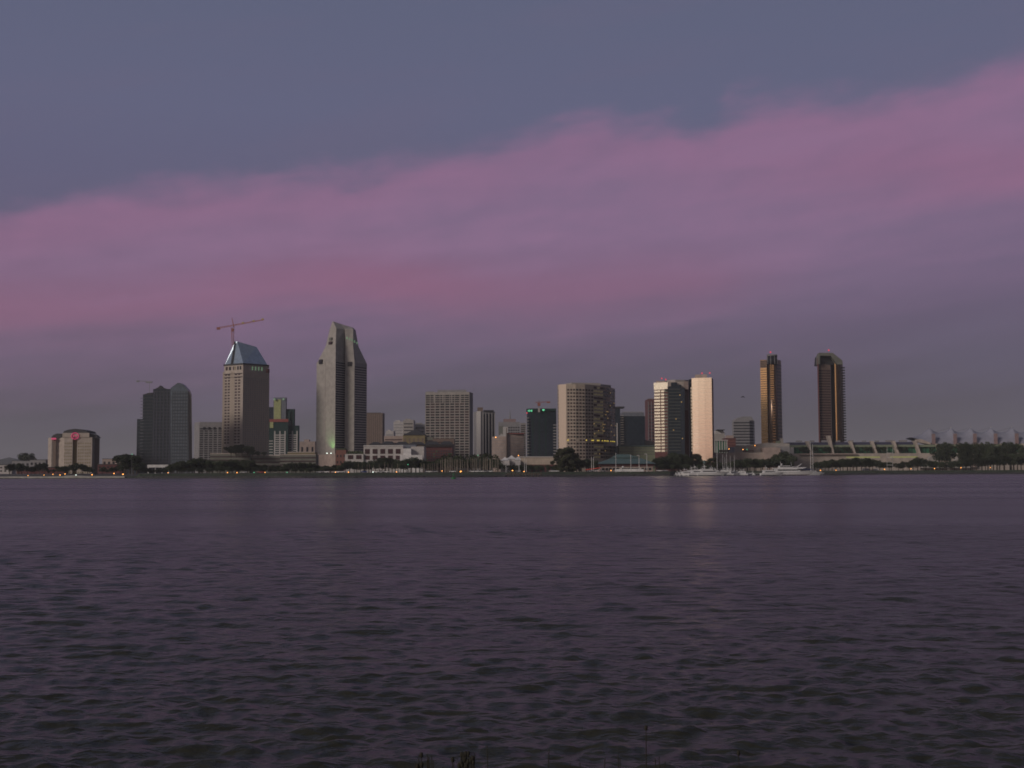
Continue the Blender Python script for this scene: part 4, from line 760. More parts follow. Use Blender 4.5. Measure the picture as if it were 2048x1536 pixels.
for px, yt in ((1393, 911), (1397, 915), (1420, 919), (1428, 918)): plant('tall_evergreen_tree', CON, 'pointed dark tree below the mirrored hotel wing', 'tree', 'trees below the mirrored wing', px, yt, 1020, 1.1)
row(1432, 1560, 6.5, [(1430, 926), (1465, 921), (1490, 918), (1530, 919), (1550, 913), (1560, 919)], 1030, 'dense dark tree in front of the beige hall, behind the marina', 'trees before the beige hall', 1.2)
row(1560, 1582, 6, [(1560, 906), (1572, 900), (1582, 918)], 1060, 'dark tree left of the convention centre glass', 'trees left of convention centre', .9)
row(1628, 1760, 7, [(1625, 925), (1650, 922), (1680, 917), (1700, 916), (1730, 916), (1760, 922)], 1080, 'dark tree below the convention centre wall', 'trees below convention centre', 1.1)
row(1765, 1860, 9, [(1760, 922), (1800, 925), (1830, 915), (1860, 922)], 1110, 'dark tree right of centre below the convention fins', 'trees below convention centre', 1.1)
for px, yt, w in ((1878, 888, .95), (1890, 885, .9), (1900, 888, .9), (1921, 886, .9), (1932, 885, .95), (1944, 890, .9), (1963, 886, .9), (1975, 884, .95), (1986, 888, .9), (2008, 885, .95), (2022, 886, .95), (2034, 888, .9)):
    plant('broadleaf_tree', TREES, 'large round tree in front of the sail tents', 'tree', 'large trees before the sail tents', px, yt, 1190, .62)
row(1872, 2050, 10, [(1870, 918), (1900, 925), (1950, 912), (2050, 905)], 1150, 'dark tree on the far right shore', 'far right trees', 1.1)
# round terrace trees in front of the green glass
for px in (1605, 1613, 1630, 1651, 1658, 1675, 1690, 1697, 1715, 1733, 1740, 1757, 1768, 1800, 1810): plant('round_tree', TREES, 'clipped round tree on the convention terrace before green glass', 'tree', 'round terrace trees', px, 894.5, 1283, .95, Z(1700, 908, 1283))
# shore bushes
row(1080, 1340, 9, [(1080, 945), (1340, 945)], 912, 'low shrub on the grass bank at the water', 'bank shrubs', 2.0, 1.5, 'bush', TREES, 'bush', 3) if False else None
# ================================================================== SMALL THINGS
def dup(root, loc, rz=0, label=None, sx=1., group=None):
    r = root.copy(); COL.objects.link(r); r.location = loc; r.rotation_euler.z = rz; r.scale = (sx, sx, sx) if isinstance(sx, (int, float)) else sx
    if label: r['label'] = label
    if group: r['group'] = group
    for ch in root.children:
        c = ch.copy(); COL.objects.link(c); c.parent = r
        for g in ch.children: d = g.copy(); COL.objects.link(d); d.parent = c
    return r
# street lamps
def lampproto(m, name, label, group):
    t = thing(name, label, 'street lamp', (0, 0, 0), group); MB().tube((0, 0, 0), (0, 0, 1), .09, .05).build('pole', M['steel'], t); MB().ball((0, 0, 1), .35, 10, 6, .8).build('lamp_head', m, t); return t
LP = [(56, 951, 'o'), (88, 950, 'o'), (106, 948.5, 'o'), (120, 950, 'o'), (130, 948, 'o'), (152, 950, 'w'), (184, 949.5, 'o'), (228, 947, 'o'), (246, 948.5, 'o'), (336, 947, 'o'), (455, 947, 'o'), (474, 946.5, 'o'), (508, 948.5, 'g'), (530, 949, 'o'), (574, 947, 'g'), (671, 945, 'o'), (697, 946, 'o'), (746, 945, 'w'), (793, 946, 'o'), (884, 942, 'o'), (922, 942.5, 'o'), (921, 944.8, 'o'), (1025, 941, 'o'), (1048, 943, 'o'), (1222, 941, 'o'), (816, 929, 'g'), (956, 910.5, 'g'), (264, 908.5, 'g'),
      (1037, 911, 'o'), (1641, 941, 'o'), (1672, 941, 'o'), (1769, 938.5, 'o'), (1822, 937.5, 'o'), (1869, 937, 'o'), (1922, 935.5, 'o'), (1981, 935, 'o'), (2018, 897, 'w')]
KN = {'o': ('orange sodium street lamp on the waterfront, one of the row', 'orange waterfront lamps', 'e_orange'), 'w': ('white street lamp among the orange waterfront lamps', 'white waterfront lamps', 'e_white'), 'g': ('small green glowing lamp among waterfront trees', 'green waterfront lamps', 'e_green')}
pro = {}
for px, py, k in LP:
    Y = shY(px)+(16 if py > 930 else 90) ; q = P(px, py, Y); gz = 1.2 if px < 275 else 2.9; h = max(q.z-gz, .8)
    if k not in pro: t = pro[k] = lampproto(M[KN[k][2]], 'street_lamp', KN[k][0], KN[k][1])
    else: t = dup(pro[k], (0, 0, 0))
    t.location = (q.x, q.y, gz); 
    for c in t.children:
        if c.name.startswith('pole'): c.scale = (1, 1, h)
        else: c.location.z = h-1; 
        if c.name.startswith('lamp') and k == 'o': c.scale = (random.uniform(.7, 1.25),)*3; c.location.z = h-c.scale[0]
# white poles
for i, (px, yt, yb, lab) in enumerate(((1012, 922, 942, 'a'), (1038, 913, 942, 'a'), (1049, 915, 942, 'a'), (1052.5, 918, 942, 'a'), (1183, 914, 938, 'b'), (1187, 914, 938, 'b'), (1231.5, 906, 940, 'b'), (1261.5, 909, 940, 'b'), (1278, 911, 940, 'b'), (1293.5, 908, 941, 'b'))):
    Y = 905; lb = {'a': 'tall thin white pole in front of the tents and pink building', 'b': 'tall white pole in front of the teal roofed pavilion'}[lab]
    t = thing('light_pole', lb, 'pole', (X(px, Y), Y, 3), {'a': 'white poles by the tents', 'b': 'white poles by the teal pavilion'}[lab]); MB().tube((X(px, Y), Y, 3), P(px, yt, Y), .22, .14).build('pole', M['white'], t)
    if px > 1270: q = P(px, yt, Y); MB().box((q.x-.8, q.y, q.z), (1.8, .5, .3)).build('lamp_arm', M['white'], t)
t = thing('signal_mast', 'pair of tall pale lattice masts below the convention centre', 'mast', (X(1779, 1075), 1075, 3))
for px in (1774, 1785.5): truss(P(px, 938, 1075), P(px, 894, 1075), .01, .22, 2).build('mast_pole', M['white'], t)
for py in (906, 915, 924, 930): MB().tube(P(1774, py, 1075), P(1785.5, py, 1075), .2, n=4).build('crossbar', M['white'], t)
# motor yacht prototype: bow toward +x, length 1 unit scaled
def hull(b, L, W, H, sheer=.35, bowrake=.12):
    rg = []
    for k in range(9):
        f = k/8; x = -L/2+L*f; w = W/2*(1-max(0, (f-.45)/.55)**2.1)*(.93+.07*min(1, f*4)); h = H*(1+sheer*f*f); xr = x+bowrake*L*f*f
        w = max(w, .03); rg.append([(xr, -w, h), (x, -w*.75, 0.02), (x, 0, -.5), (x, w*.75, .02), (xr, w, h)])
    b.loft(rg)
def yacht(label, group, seed):
    r = random.Random(seed); t = thing('motor_yacht', label, 'boat', (0, 0, 0), group); L, W, H = 14, 4, 1.5
    b = MB(); hull(b, L, W, H); b.build('hull', M['gel'], t); b = MB(); hull(b, L*.97, W*1.01, .34, 0, .03); b.build('waterline_stripe', M['boatblue'], t)
    MB().loft([[(-5.4, -1.6, 1.5), (3.6, -1.3, 1.7), (3.6, 1.3, 1.7), (-5.4, 1.6, 1.5)], [(-5.0, -1.4, 2.9), (1.7, -1.1, 2.9), (1.7, 1.1, 2.9), (-5.0, 1.4, 2.9)]]).build('cabin', M['gel'], t)
    MB().loft([[(-4.2, -1.6, 2.1), (3.0, -1.3, 2.1), (3.0, 1.3, 2.1), (-4.2, 1.6, 2.1)], [(-4.0, -1.49, 2.6), (2.25, -1.2, 2.6), (2.25, 1.2, 2.6), (-4.0, 1.49, 2.6)]]).build('cabin_window', M['darkwin'], t)
    MB().loft([[(-5.2, -1.5, 2.9), (1.4, -1.2, 2.9), (1.4, 1.2, 2.9), (-5.2, 1.5, 2.9)], [(-5.4, -1.6, 3.5), (.7, -1.2, 3.6), (.7, 1.2, 3.6), (-5.4, 1.6, 3.5)]]).build('flybridge', M['gel'], t)
    b = MB(); b.tube((-3, -1.2, 3.5), (-3.4, -1, 4.8), .1); b.tube((-3, 1.2, 3.5), (-3.4, 1, 4.8), .1); b.box((-3.2, 0, 4.85), (2.2, 2.4, .15)); b.tube((-3.4, 0, 4.9), (-3.6, 0, 6.6), .06); b.ball((-3, 0, 5.2), .3); b.build('radar_arch', M['gel'], t)
    b = MB(); [b.tube((x, s*w, 1.6), (x, s*w, 2.3), .03, n=4) for x, w in ((4, 1.4), (5.4, .9), (6.8, .5)) for s in (-1, 1)]; b.tube((4, -1.4, 2.3), (7.6, 0, 2.6), .04, n=4); b.tube((4, 1.4, 2.3), (7.6, 0, 2.6), .04, n=4); b.build('bow_rail', M['steel'], t)
    sub(t, 'cabin_window', 'cabin'); sub(t, 'waterline_stripe', 'hull'); sub(t, 'bow_rail', 'hull')
    return t
def sailboat(label, group):
    t = thing('sailing_boat', label, 'boat', (0, 0, 0), group)
    b = MB(); hull(b, 11, 3.2, 1.1, .25, .1); b.build('hull', M['gel'], t); MB().loft([[(-2.5, -1, 1.1), (2.6, -.7, 1.2), (2.6, .7, 1.2), (-2.5, 1, 1.1)], [(-2.2, -.8, 1.75), (2, -.5, 1.65), (2, .5, 1.65), (-2.2, .8, 1.75)]]).build('cabin', M['gel'], t)
    MB().tube((1, 0, 1.2), (1, 0, 14), .13, .09).build('mast', M['gel'], t); MB().tube((.9, 0, 2.4), (-3.8, 0, 2.4), .22).build('sail_cover', M['boatblue'], t)
    b = MB(); b.tube((1, 0, 13.8), (5.6, 0, 1.4), .025, n=4); b.tube((1, 0, 13.8), (-5.3, 0, 1.2), .025, n=4); b.box((1, 0, 8.4), (.06, 2.2, .06)); b.build('rigging', M['steel'], t); sub(t, 'rigging', 'mast'); return t
y0 = yacht('white motor yacht moored in the packed marina below bright hotel', 'marina motor yachts', 1)
first = True
for px, Y, rz, s in ((1359, 925, .3, .75), (1367, 915, .1, .9), (1372, 945, 2.9, .9), (1380, 930, .2, 1.0), (1387, 950, 1.0, .95), (1392, 912, .05, 1.35), (1401, 935, 3.0, 1.1), (1408, 948, .5, 1.1), (1413, 918, .1, 1.2), (1422, 935, 3.3, 1.05), (1430, 944, .4, .9), (1438, 914, .0, 1.1), (1447, 940, .6, .9), (1453, 920, 3.1, 1.15), (1461, 935, .3, 1.0), (1468, 945, 2.6, .85), (1474, 925, .2, .9), (1484, 935, 1.2, .8), (1493, 930, .4, .7), (1500, 940, 2.8, .65), (1376, 908, .15, 1.1), (1385, 903, 3.05, 1.2), (1400, 900, .08, 1.5), (1411, 904, 3.2, 1.3), (1420, 898, .0, 1.6), (1433, 902, .2, 1.3), (1445, 905, 3.1, 1.3), (1456, 907, .1, 1.2), (1464, 912, .4, 1.1), (1479, 915, 2.9, 1.0), (1487, 920, .3, .95)):
    if first: o = y0; o.location = (X(px, Y), Y, .1); o.rotation_euler.z = rz; o.scale = (s*.85,)*3; first = False
    else: dup(y0, (X(px, Y), Y, .1), rz, sx=s*.85)
s0 = sailboat('white sailing boat with bare mast moored right in the marina', 'marina sailing boats')
for i, (px, Y, h) in enumerate(((1442.5, 930, 1.12), (1447, 945, 1.0), (1451, 935, 1.2), (1459, 925, 1.05), (1468, 930, 1.1))):
    o = s0 if i == 0 else dup(s0, (0, 0, 0)); o.location = (X(px, Y), Y, .1); o.rotation_euler.z = .3*i; o.scale = (1, 1, h)
dup(s0, (X(1430.5, 915), 915, .1), .1, 'white sailing boat with the tallest mast, beside mirrored hotel wing', (1.3, 1.3, 1.52))
dup(s0, (X(1617, 960), 960, .1), .1, 'large white sailing boat with tall mast behind big yacht', (1.6, 1.3, 1.85), 'sailing boats behind big yacht'); dup(s0, (X(1622, 975), 975, .1), .2, 'large white sailing boat with tall mast behind big yacht', (1.4, 1.3, 1.75), 'sailing boats behind big yacht')
# big yacht
t = thing('large_yacht', 'large white motor yacht with raked upper deck moored right of marina', 'yacht', (X(1580, 940), 940, .1)); Y = 940; o_ = ORG[t.name]
def yp(b): b.v = [(v[0]+o_.x, v[1]+o_.y, v[2]+o_.z) for v in b.v]; return b
b = MB(); hull(b, 30, 7, 2.6, .3, .12); yp(b).build('hull', M['gel'], t); b = MB(); hull(b, 29.6, 7.1, .5, 0, .02); yp(b).build('waterline_stripe', M['maroon'], t)
yp(MB().loft([[(-12, -2.9, 2.6), (7.5, -2.6, 2.9), (7.5, 2.6, 2.9), (-12, 2.9, 2.6)], [(-12, -2.7, 5.0), (4.5, -2.3, 5.0), (4.5, 2.3, 5.0), (-12, 2.7, 5.0)]])).build('main_cabin', M['gel'], t)
yp(MB().loft([[(-10, -2.95, 3.5), (6.3, -2.6, 3.5), (6.3, 2.6, 3.5), (-10, 2.95, 3.5)], [(-10, -2.8, 4.4), (5.3, -2.4, 4.4), (5.3, 2.4, 4.4), (-10, 2.8, 4.4)]])).build('cabin_window', M['darkwin'], t)
yp(MB().loft([[(-13, -3, 5.0), (9, -2.2, 5.0), (9, 2.2, 5.0), (-13, 3, 5.0)], [(-13, -3, 5.5), (12.5, -1.6, 6.0), (12.5, 1.6, 6.0), (-13, 3, 5.5)]])).build('upper_deck', M['gel'], t)
yp(MB().loft([[(-9, -2.2, 5.5), (2, -2, 5.6), (2, 2, 5.6), (-9, 2.2, 5.5)], [(-8.5, -2, 7.2), (-.5, -1.6, 7.2), (-.5, 1.6, 7.2), (-8.5, 2, 7.2)]])).build('bridge', M['gel'], t)
yp(MB().loft([[(-8, -2.2, 6.1), (1.3, -1.98, 6.1), (1.3, 1.98, 6.1), (-8, 2.2, 6.1)], [(-8, -2.1, 6.8), (.4, -1.8, 6.8), (.4, 1.8, 6.8), (-8, 2.1, 6.8)]])).build('bridge_window', M['darkwin'], t)
b = MB(); b.tube((-7, 0, 7.2), (-7.5, 0, 10.2), .2, .1); b.ball((-6.5, 0, 8.3), .6); b.tube((1, 0, 7.2), (.6, 0, 10), .08); yp(b).build('radar_mast', M['gel'], t)
b = MB(); b.tube((5, 0, 6.1), (8.8, 0, 8.8), .35, .15); b.tube((-1, 0, 6.6), (5.2, 0, 6.4), .16); yp(b).build('deck_crane', M['gel'], t)
for k in range(4): b = MB(); b.tube((-14+k*1.1, -3, 2.6), (-14+k*1.1, -3, 5), .1); yp(b).build('stern_post', M['gel'], t)
dup(y0, (X(1541, 925), 925, .1), .1, 'smaller white motor yacht moored at stern of the large yacht', 1.15); dup(y0, (X(1628, 965), 965, .1), .1, 'small white motor yacht moored at bow of the large yacht', .95)
dup(y0, (X(1734, 1085), 1085, 2.5), .2, 'white motor boat stored ashore below convention centre, left one', .8); dup(y0, (X(1748, 1088), 1088, 2.5), 2.9, 'white motor boat stored ashore below convention centre, right one', .7)
sub(t, 'cabin_window', 'main_cabin'); sub(t, 'bridge_window', 'bridge'); sub(t, 'waterline_stripe', 'hull'); sub(t, 'stern_post', 'hull')
# dock
t = thing('floating_dock', 'low dock with pale deck edge between marina and large yacht', 'dock', (X(1510, 985), 985, 0)); b = MB(); b.box((X(1512, 985), 984, 1.6), (X(1540, 985)-X(1490, 985), 3, .35)); b.build('deck', M['sand'], t)
for k in range(6): MB().tube((X(1490+k*9, 984), 984, -1), (X(1490+k*9, 984), 984, 1.5), .25).build('pile', M['wood'], t)
t = thing('timber_pier', 'brown timber landing pier at the water in front of the tents', 'pier', (X(1045, 850), 850, 0)); MB().box((X(1045, 848), 848, 1.9), (X(1085, 848)-X(1015, 848), 7, .5)).build('deck', M['wood'], t)
for k in range(12): MB().tube((X(1016+k*6, 845.5), 845.5, -1), (X(1016+k*6, 845.5), 845.5, 3.1), .28).build('pile', M['wood'], t)
# buoy
t = thing('channel_buoy', 'green channel buoy floating just off the shore', 'buoy', (X(907, 640), 640, 0)); x = X(907, 640)
MB().loft([[(x+r*math.cos(a), 640+r*math.sin(a), z) for a in [i*math.pi/6 for i in range(12)]] for r, z in ((1.0, -.4), (1.2, .1), (1.2, .7), (.5, 1.0))]).build('float', M['buoygreen'], t)
b = MB(); [b.tube((x+.8*math.cos(a), 640+.8*math.sin(a), .8), (x+.25*math.cos(a), 640+.25*math.sin(a), 2.7), .09) for a in (0, 2.1, 4.2)]; b.build('cage', M['buoygreen'], t); MB().box((x, 640, 2.4), (.8, .1, .8)).build('daymark', M['buoygreen'], t); MB().ball((x, 640, 3.0), .16).build('lantern', M['buoygreen'], t)
# parked cars
def car(m, label, group=None):
    t = thing('parked_car', label, 'car', (0, 0, 0), group)
    MB().loft([[(-2.2, -.85, .35), (2.2, -.85, .35), (2.2, .85, .35), (-2.2, .85, .35)], [(-2.2, -.85, .85), (2.2, -.8, .75), (2.2, .8, .75), (-2.2, .85, .85)], [(-2.1, -.8, .95), (1.2, -.8, .95), (1.2, .8, .95), (-2.1, .8, .95)]]).build('body', m, t)
    MB().loft([[(-1.7, -.76, .93), (1.0, -.76, .93), (1.0, .76, .93), (-1.7, .76, .93)], [(-1.2, -.62, 1.42), (.3, -.62, 1.42), (.3, .62, 1.42), (-1.2, .62, 1.42)]]).build('cabin', M['darkwin'], t)
    for sx in (-1.35, 1.35):
        for sy in (-.8, .8): MB().tube((sx, sy-.1, .33), (sx, sy+.1, .33), .33, n=10).build('wheel', M['black'], t)
    return t
cars = {k: car(M[m], l, g) for k, m, l, g in (('w', 'carwhite', 'white car parked along the far waterfront road', 'white parked cars'), ('s', 'carsilver', 'silver car parked along the far waterfront road', 'silver parked cars'), ('b', 'carblue', 'blue car parked under trees left of the white arcade', None), ('r', 'carred', 'red car parked along the far waterfront road', 'red parked cars'))}
seen = set()
for px, k in ((488, 's'), (522, 'r'), (640, 's'), (652, 'w'), (676, 'w'), (684, 'w'), (728, 'b'), (752, 'w'), (762, 's'), (772, 'w'), (858, 'w'), (870, 's'), (905, 'w'), (945, 'w'), (953, 'w'), (962, 'w'), (970, 's'), (980, 'w'), (1104, 'w'), (1112, 'w'), (1180, 's'), (1190, 'w'), (1205, 's'), (1318, 'w'), (1330, 's')):
    Y = shY(px)+20; loc = (X(px, Y), Y, 3.3); o = cars[k] if k not in seen else dup(cars[k], loc); seen.add(k); o.location = loc; o.rotation_euler.z = random.choice((0, math.pi))+random.uniform(-.1, .1)
# white bus-like long boat shed by pavilion
t = thing('ferry_boat', 'long white low ferry moored in front of the teal pavilion', 'boat', (X(1258, 912), 912, 3.1)); x = X(1258, 912)
MB().box((x, 912, 4.2), (21, 4, 1.8)).build('hull', M['gel'], t); MB().box((x+1, 912, 5.7), (15, 3.2, 1.2)).build('cabin', M['whiteconc'], t); MB().box((x+1, 910.3, 5.7), (13, .2, .5)).build('window_band', M['darkwin'], t); MB().ball((x-4.6, 912, 6.7), .8).build('radar_dome', M['gel'], t)
# bird
t = thing('bird', 'small dark bird gliding in the sky left of the bronze towers', 'bird', P(1486, 794, 300)); q = P(1486, 794, 300)
b = MB(); rg = []
for k in range(9):
    f = k/8-.5; w = .30*(1-abs(f)*1.5)+.03; z = .16*math.cos(f*math.pi*2)*.6; th_ = .13*(1-abs(f)*1.7)+.012; rg.append([(q.x+f*1.1, q.y-w, q.z+z), (q.x+f*1.1, q.y, q.z+z+th_), (q.x+f*1.1, q.y+w, q.z+z), (q.x+f*1.1, q.y, q.z+z-th_)])
b.loft(rg); b.build('bird_body', M['black'], t, True)
# weeds on the near bank
def weed(px, ytip, lab, group, seeds=1, Y=5.4):
    q = P(px, ytip, Y); r = random.Random(int(px)); t = thing('dry_weed', lab, 'weed', (q.x, Y, 2.3), group); b = MB(); p = Vector((q.x+r.uniform(-.03, .03), Y, 2.2)); mid = (p+q)/2+Vector((r.uniform(-.01, .01), 0, 0)); b.tube(p, mid, .0035, .0028, 5); b.tube(mid, q, .0028, .0018, 5); b.build('stem', M['dry'], t)
    if seeds: MB().ball(q, .008, 8, 6, 1.6).build('seed_head', M['dry'], t, True)
weed(1292, 1456, 'tall dry weed stalk with seed head at bottom right of centre', None); weed(1098, 1498, 'short thin weed stalk at the bottom centre', None, 0); weed(1477, 1506, 'short dry weed with seed head at bottom right', None); weed(974, 1490, 'thin bare stalk right of the bottom weed clump', None, 0)
for k in range(60): px = random.choice((random.uniform(826, 955), random.uniform(830, 866), random.uniform(918, 950))); weed(px, random.uniform(1506, 1534), 'short tangled dry weed in the clump at bottom centre', 'bottom weed clump', k % 3 == 0)
for px in (1140, 1160, 1210, 1236, 1310, 1318, 1330, 1240): weed(px, random.uniform(1508, 1528), 'tiny dry twig poking up along the bottom edge', 'bottom edge twigs', 0)

for t_ in [o for o in COL.objects if o.parent is None and o.type == 'EMPTY']:
    for ch, pa_ in (('beacon', 'penthouse'), ('beacon', 'crown'), ('beacon', 'hood'), ('beacon', 'crown_drum'), ('corner_seam', 'wall'), ('opening', 'wall'), ('work_light_panel', 'jib'), ('counterweight', 'jib'), ('roof_slot', 'roof'), ('roof_edge', 'roof'),
                    ('peak_mast', 'membrane'), ('stay_cable', 'membrane'), ('crown_post', 'crown_drum'), ('crown_rim', 'crown_drum'), ('antenna', 'penthouse'), ('eaves_band', 'lower_roof'), ('lit_sign', 'crown'), ('flood_lamp', 'crown'), ('crown_recess', 'hood'), ('roof_plant', 'roof_band'), ('radar_dome', 'cabin'), ('cornice', 'wall'), ('smooth_wall', 'wall'), ('vent_box', 'upper_hall'), ('wall_lamp', 'upper_hall'), ('painted_lit_face', 'wall'), ('tower_top', 'mast'), ('cab', 'mast'), ('daymark', 'cage'), ('lantern', 'cage')): sub(t_, ch, pa_)
# ================================================================== AIR
b = MB(); b.box((0, 14000, 249), (64000, 29000, 502)); o = b.build('haze', None or M['black']); o.data.materials.clear(); hm = bpy.data.materials.new('haze_air'); hm.use_nodes = True; nt = hm.node_tree; nt.nodes.clear()
pv = nt.nodes.new('ShaderNodeVolumePrincipled'); pv.inputs['Density'].default_value = .00008; pv.inputs['Color'].default_value = (.80, .80, .86, 1); ou = nt.nodes.new('ShaderNodeOutputMaterial'); nt.links.new(pv.outputs[0], ou.inputs['Volume'])
o.data.materials.append(hm); o['kind'] = 'stuff'; o['label'] = 'thin dusk haze over the bay and city'; o['category'] = 'haze'
sc.cycles.volume_max_steps = 64; sc.cycles.volume_bounces = 0
# ================================================================== SKY + SUN
SAZ, SEL, GAZ = R(228), R(22), R(222)           # glow direction: behind and to the left of the camera
w = bpy.data.worlds.new('World'); sc.world = w; w.use_nodes = True; nt = w.node_tree; N, L = nt.nodes, nt.links; bg = N['Background']
class E:
    def __init__(s, k): s.k = k
    def _(a, op, b=None, c=None, clamp=False):
        n = N.new('ShaderNodeMath'); n.operation = op; n.use_clamp = clamp
        for i, v in enumerate((a, b, c)):
            if v is None: continue
            v = v.k if isinstance(v, E) else v
            if isinstance(v, (int, float)): n.inputs[i].default_value = v
            else: L.new(v, n.inputs[i])
        return E(n.outputs[0])
    def __add__(a, b): return a._('ADD', b)
    def __sub__(a, b): return a._('SUBTRACT', b)
    def __mul__(a, b): return a._('MULTIPLY', b)
    def __truediv__(a, b): return a._('DIVIDE', b)
def sstep(e, lo, hi):
    n = N.new('ShaderNodeMapRange'); n.interpolation_type = 'SMOOTHSTEP'; L.new(e.k, n.inputs['Value']); n.inputs['From Min'].default_value = lo; n.inputs['From Max'].default_value = hi; return E(n.outputs['Result'])
def gauss(e, c, s):
    d = (e-c)/s if not isinstance(s, E) else (e-c)/s; return E((d*d*-1.0)._('EXPONENT').k)
def curve(e, pts, lo, hi, vlo, vhi):
    n = N.new('ShaderNodeFloatCurve'); L.new(((e-lo)/(hi-lo)).k, n.inputs['Value']); c = n.mapping.curves[0]
    P_ = [((x-lo)/(hi-lo), (v-vlo)/(vhi-vlo)) for x, v in pts]
    c.points[0].location = P_[0]; c.points[1].location = P_[-1]
    for p in P_[1:-1]: c.points.new(*p)
    for p in c.points: p.handle_type = 'AUTO'
    n.mapping.extend = 'HORIZONTAL'; n.mapping.use_clip = False; n.mapping.update()
    return E(n.outputs[0])*(vhi-vlo)+vlo
tc = N.new('ShaderNodeTexCoord'); sp = N.new('ShaderNodeSeparateXYZ'); L.new(tc.outputs['Generated'], sp.inputs[0]); x, y, z = (E(sp.outputs[i]) for i in range(3))
az = x._('ARCTAN2', y); el = z._('ARCSINE')
def ae(px, py):
    d = ray(px, py).normalized(); return math.atan2(d.x, d.y), math.asin(d.z)
def pcurve(pts): return curve(az, [ae(*p) for p in pts], -.45, .45, -.1, .5)
def noise(sx, sz, detail=4, off=0.):
    cb = N.new('ShaderNodeCombineXYZ'); L.new((az*sx+off).k, cb.inputs[0]); L.new(((el-az*.12)*sz).k, cb.inputs[1]); n = N.new('ShaderNodeTexNoise'); n.noise_dimensions = '2D'; n.inputs['Scale'].default_value = 1; n.inputs['Detail'].default_value = detail; L.new(cb.outputs[0], n.inputs['Vector']); return E(n.outputs['Fac'])-.5
n1, n2, n3 = noise(9, 26, 5), noise(5, 45, 4, 3.3), noise(22, 60, 4, 7.7)
top = pcurve([(-80, 405), (20, 400), (200, 372), (420, 345), (620, 325), (740, 318), (800, 292), (1000, 272), (1150, 228), (1300, 222), (1420, 218), (1460, 185), (1700, 172), (1860, 152), (2020, 95), (2120, 70)])
bot = pcurve([(-80, 800), (20, 790), (400, 765), (700, 720), (1000, 690), (1300, 660), (1600, 625), (1850, 570), (2020, 550), (2120, 540)])
s1c = pcurve([(-80, 628), (20, 622), (300, 610), (520, 572), (700, 560), (900, 578), (1050, 585), (1250, 572), (1500, 560), (1700, 560), (2100, 560)])
s1a = curve(az, [(-.45, .95), (-.2, .8), (-.1, 1), (.0, .75), (.13, .65), (.2, .25), (.28, 0), (.45, 0)], -.45, .45, 0, 1)
s3c = pcurve([(-80, 470), (20, 460), (300, 430), (600, 410), (1100, 350), (1600, 340), (2020, 335), (2120, 335)])
s3a = curve(az, [(-.45, .4), (-.3, .3), (-.15, .15), (.1, .12), (.2, .35), (.33, .75), (.45, .9)], -.45, .45, 0, 1)
n4 = noise(60, 150, 4, 1.7)
e = top+n1*.035+n3*.014+n4*.006-el
front = sstep(y, .0, .45)
mtop = sstep(e, -.006, .028); mbot = sstep(el-bot+n2*.05, -.06, .11)
cloud = mtop*mbot*front
rim = gauss(e+n2*.02, .022, .022)*.16*front
st1 = gauss(el+n2*.022+n3*.006, s1c, .0225)*s1a*front
st3 = gauss(el+n2*.03, s3c, .026)*s3a*mtop*front
def lin(c): return tuple(((v/255)/12.92 if v/255 <= .04045 else ((v/255+.055)/1.055)**2.4) for v in c)
cr = N.new('ShaderNodeValToRGB'); L.new((el/ .42)._('ADD', 0., clamp=True).k, cr.inputs['Fac']); rp = cr.color_ramp
stops = [(0, (62, 59, 69)), (.07, (66, 63, 75)), (.14, (79, 72, 91)), (.24, (93, 82, 107)), (.35, (104, 90, 119)), (.5, (97, 94, 123)), (.68, (97, 99, 127)), (.88, (93, 98, 124)), (1, (86, 93, 117))]
rp.elements[0].position = 0; rp.elements[0].color = (*lin(stops[0][1]), 1); rp.elements[1].position = 1; rp.elements[1].color = (*lin(stops[-1][1]), 1)
for p_, c_ in stops[1:-1]: e_ = rp.elements.new(p_); e_.color = (*lin(c_), 1)
def mix(fac, a, b, mode='MIX'):
    n = N.new('ShaderNodeMix'); n.data_type = 'RGBA'; n.blend_type = mode; n.clamp_factor = True
    for s_, v in ((0, fac), (6, a), (7, b)):
        v = v.k if isinstance(v, E) else v
        if isinstance(v, (int, float)): n.inputs[s_].default_value = v
        elif isinstance(v, tuple): n.inputs[s_].default_value = (*v, 1)
        else: L.new(v, n.inputs[s_])
    return E(n.outputs[2])
c = mix(sstep(noise(3.5, 22, 5, 9.1), -.05, .25)*.3, E(cr.outputs['Color']), lin((104, 98, 124)))
c = mix(cloud*(n2*.6+n3*.5+.88), c, lin((141, 109, 142)))
c = mix((rim+n3*.05)*cloud, c, lin((150, 98, 130)))
c = mix(st3*.5, c, lin((148, 97, 129))); c = mix(st1*.62, c, lin((148, 94, 124)))
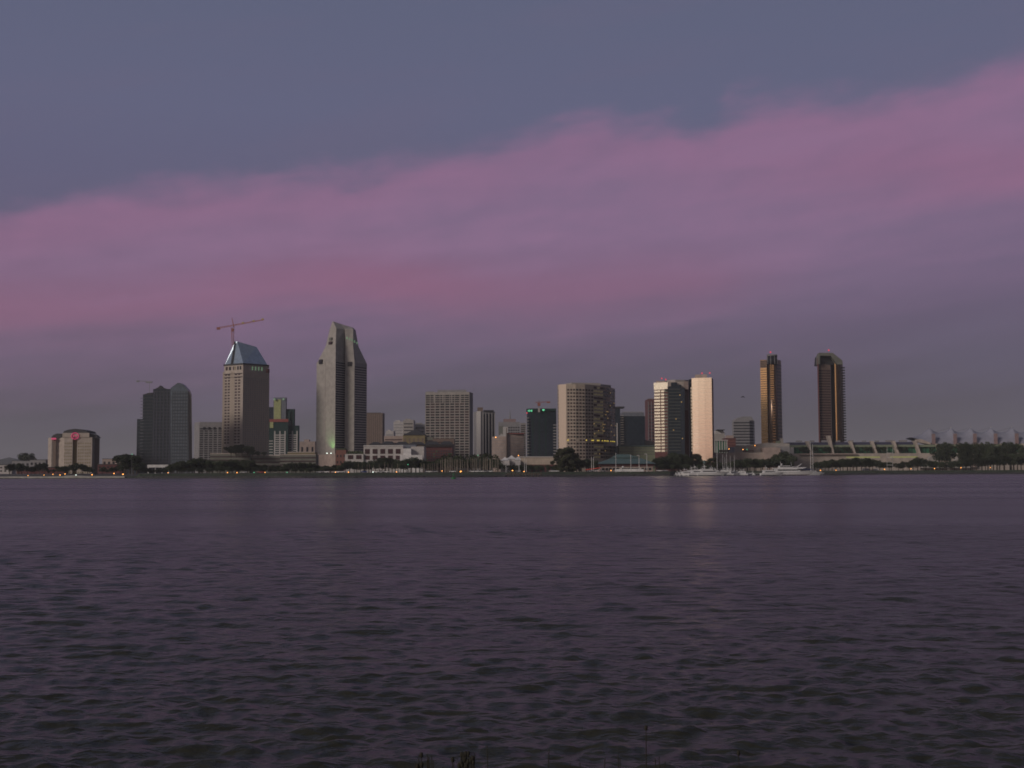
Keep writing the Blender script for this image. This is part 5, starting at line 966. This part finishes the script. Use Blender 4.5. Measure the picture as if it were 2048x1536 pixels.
# western afterglow behind the camera (lights the facades, mirrored by the glass)
gx, gy = math.sin(GAZ), math.cos(GAZ); dotg = (x*gx+y*gy)
lobe = sstep(dotg, .35, 1.0)
gr = N.new('ShaderNodeValToRGB'); L.new((el/.6)._('ADD', 0., clamp=True).k, gr.inputs['Fac']); g = gr.color_ramp
gs = [(0, (.62, .27, .20)), (.035, (.86, .43, .30)), (.09, (1.0, .68, .48)), (.18, (1.0, .80, .60)), (.35, (.45, .42, .42)), (.7, (.12, .14, .2)), (1, (.02, .03, .05))]
g.elements[0].position = 0; g.elements[0].color = (*gs[0][1], 1); g.elements[1].position = 1; g.elements[1].color = (*gs[-1][1], 1)
for p_, c_ in gs[1:-1]: e_ = g.elements.new(p_); e_.color = (*c_, 1)
glow = mix(1.0, E(gr.outputs['Color']), lobe*sstep(el, -.02, .01), 'MULTIPLY')
back = mix(sstep(y, -.35, .25), (.035, .040, .060), mix(sstep(el, .40, 1.2)*.6, c, (.03, .033, .042)))
sky = N.new('ShaderNodeTexSky'); sky.sky_type = 'NISHITA'; sky.sun_disc = False; sky.sun_elevation = SEL; sky.sun_rotation = SAZ
nish = mix(1.0, E(sky.outputs['Color']), (.0012, .0012, .0012), 'MULTIPLY')
tot = mix(1.0, mix(1.0, back, glow, 'ADD'), nish, 'ADD')
L.new(mix(1.0, tot, (10., 10., 10.), 'MULTIPLY').k, bg.inputs['Color']); bg.inputs['Strength'].default_value = .1
w.cycles.sampling_method = 'MANUAL'; w.cycles.sample_map_resolution = 512
ld = bpy.data.lights.new('sun', 'SUN'); lo = bpy.data.objects.new('sun', ld); COL.objects.link(lo); ld.energy = 1.5; ld.angle = R(14); ld.color = (1, .89, .78)
sd = Vector((math.sin(SAZ)*math.cos(SEL), math.cos(SAZ)*math.cos(SEL), math.sin(SEL))); lo.rotation_euler = sd.to_track_quat('Z', 'Y').to_euler(); lo.location = (0, -20, 60)
# green uplight seen on the tall tower
pl_ = bpy.data.lights.new('green_uplight', 'SPOT'); po = bpy.data.objects.new('green_uplight', pl_); COL.objects.link(po); q = P(661, 905, 1287); po.location = q; pl_.energy = 9000; pl_.color = (.35, 1, .25); pl_.spot_size = R(70); pl_.spot_blend = 1; pl_.shadow_soft_size = .6
po.rotation_euler = (Vector(q)-Vector((X(661, 1294), 1295, q.z+14))).to_track_quat('Z', 'Y').to_euler()
sc.view_settings.view_transform = 'Standard'; sc.view_settings.look = 'None'; sc.view_settings.exposure = 0; sc.view_settings.gamma = 1
sc.cycles.use_denoising = True; sc.cycles.filter_width = 1.75; sc.cycles.max_bounces = 6; sc.cycles.sample_clamp_indirect = 4
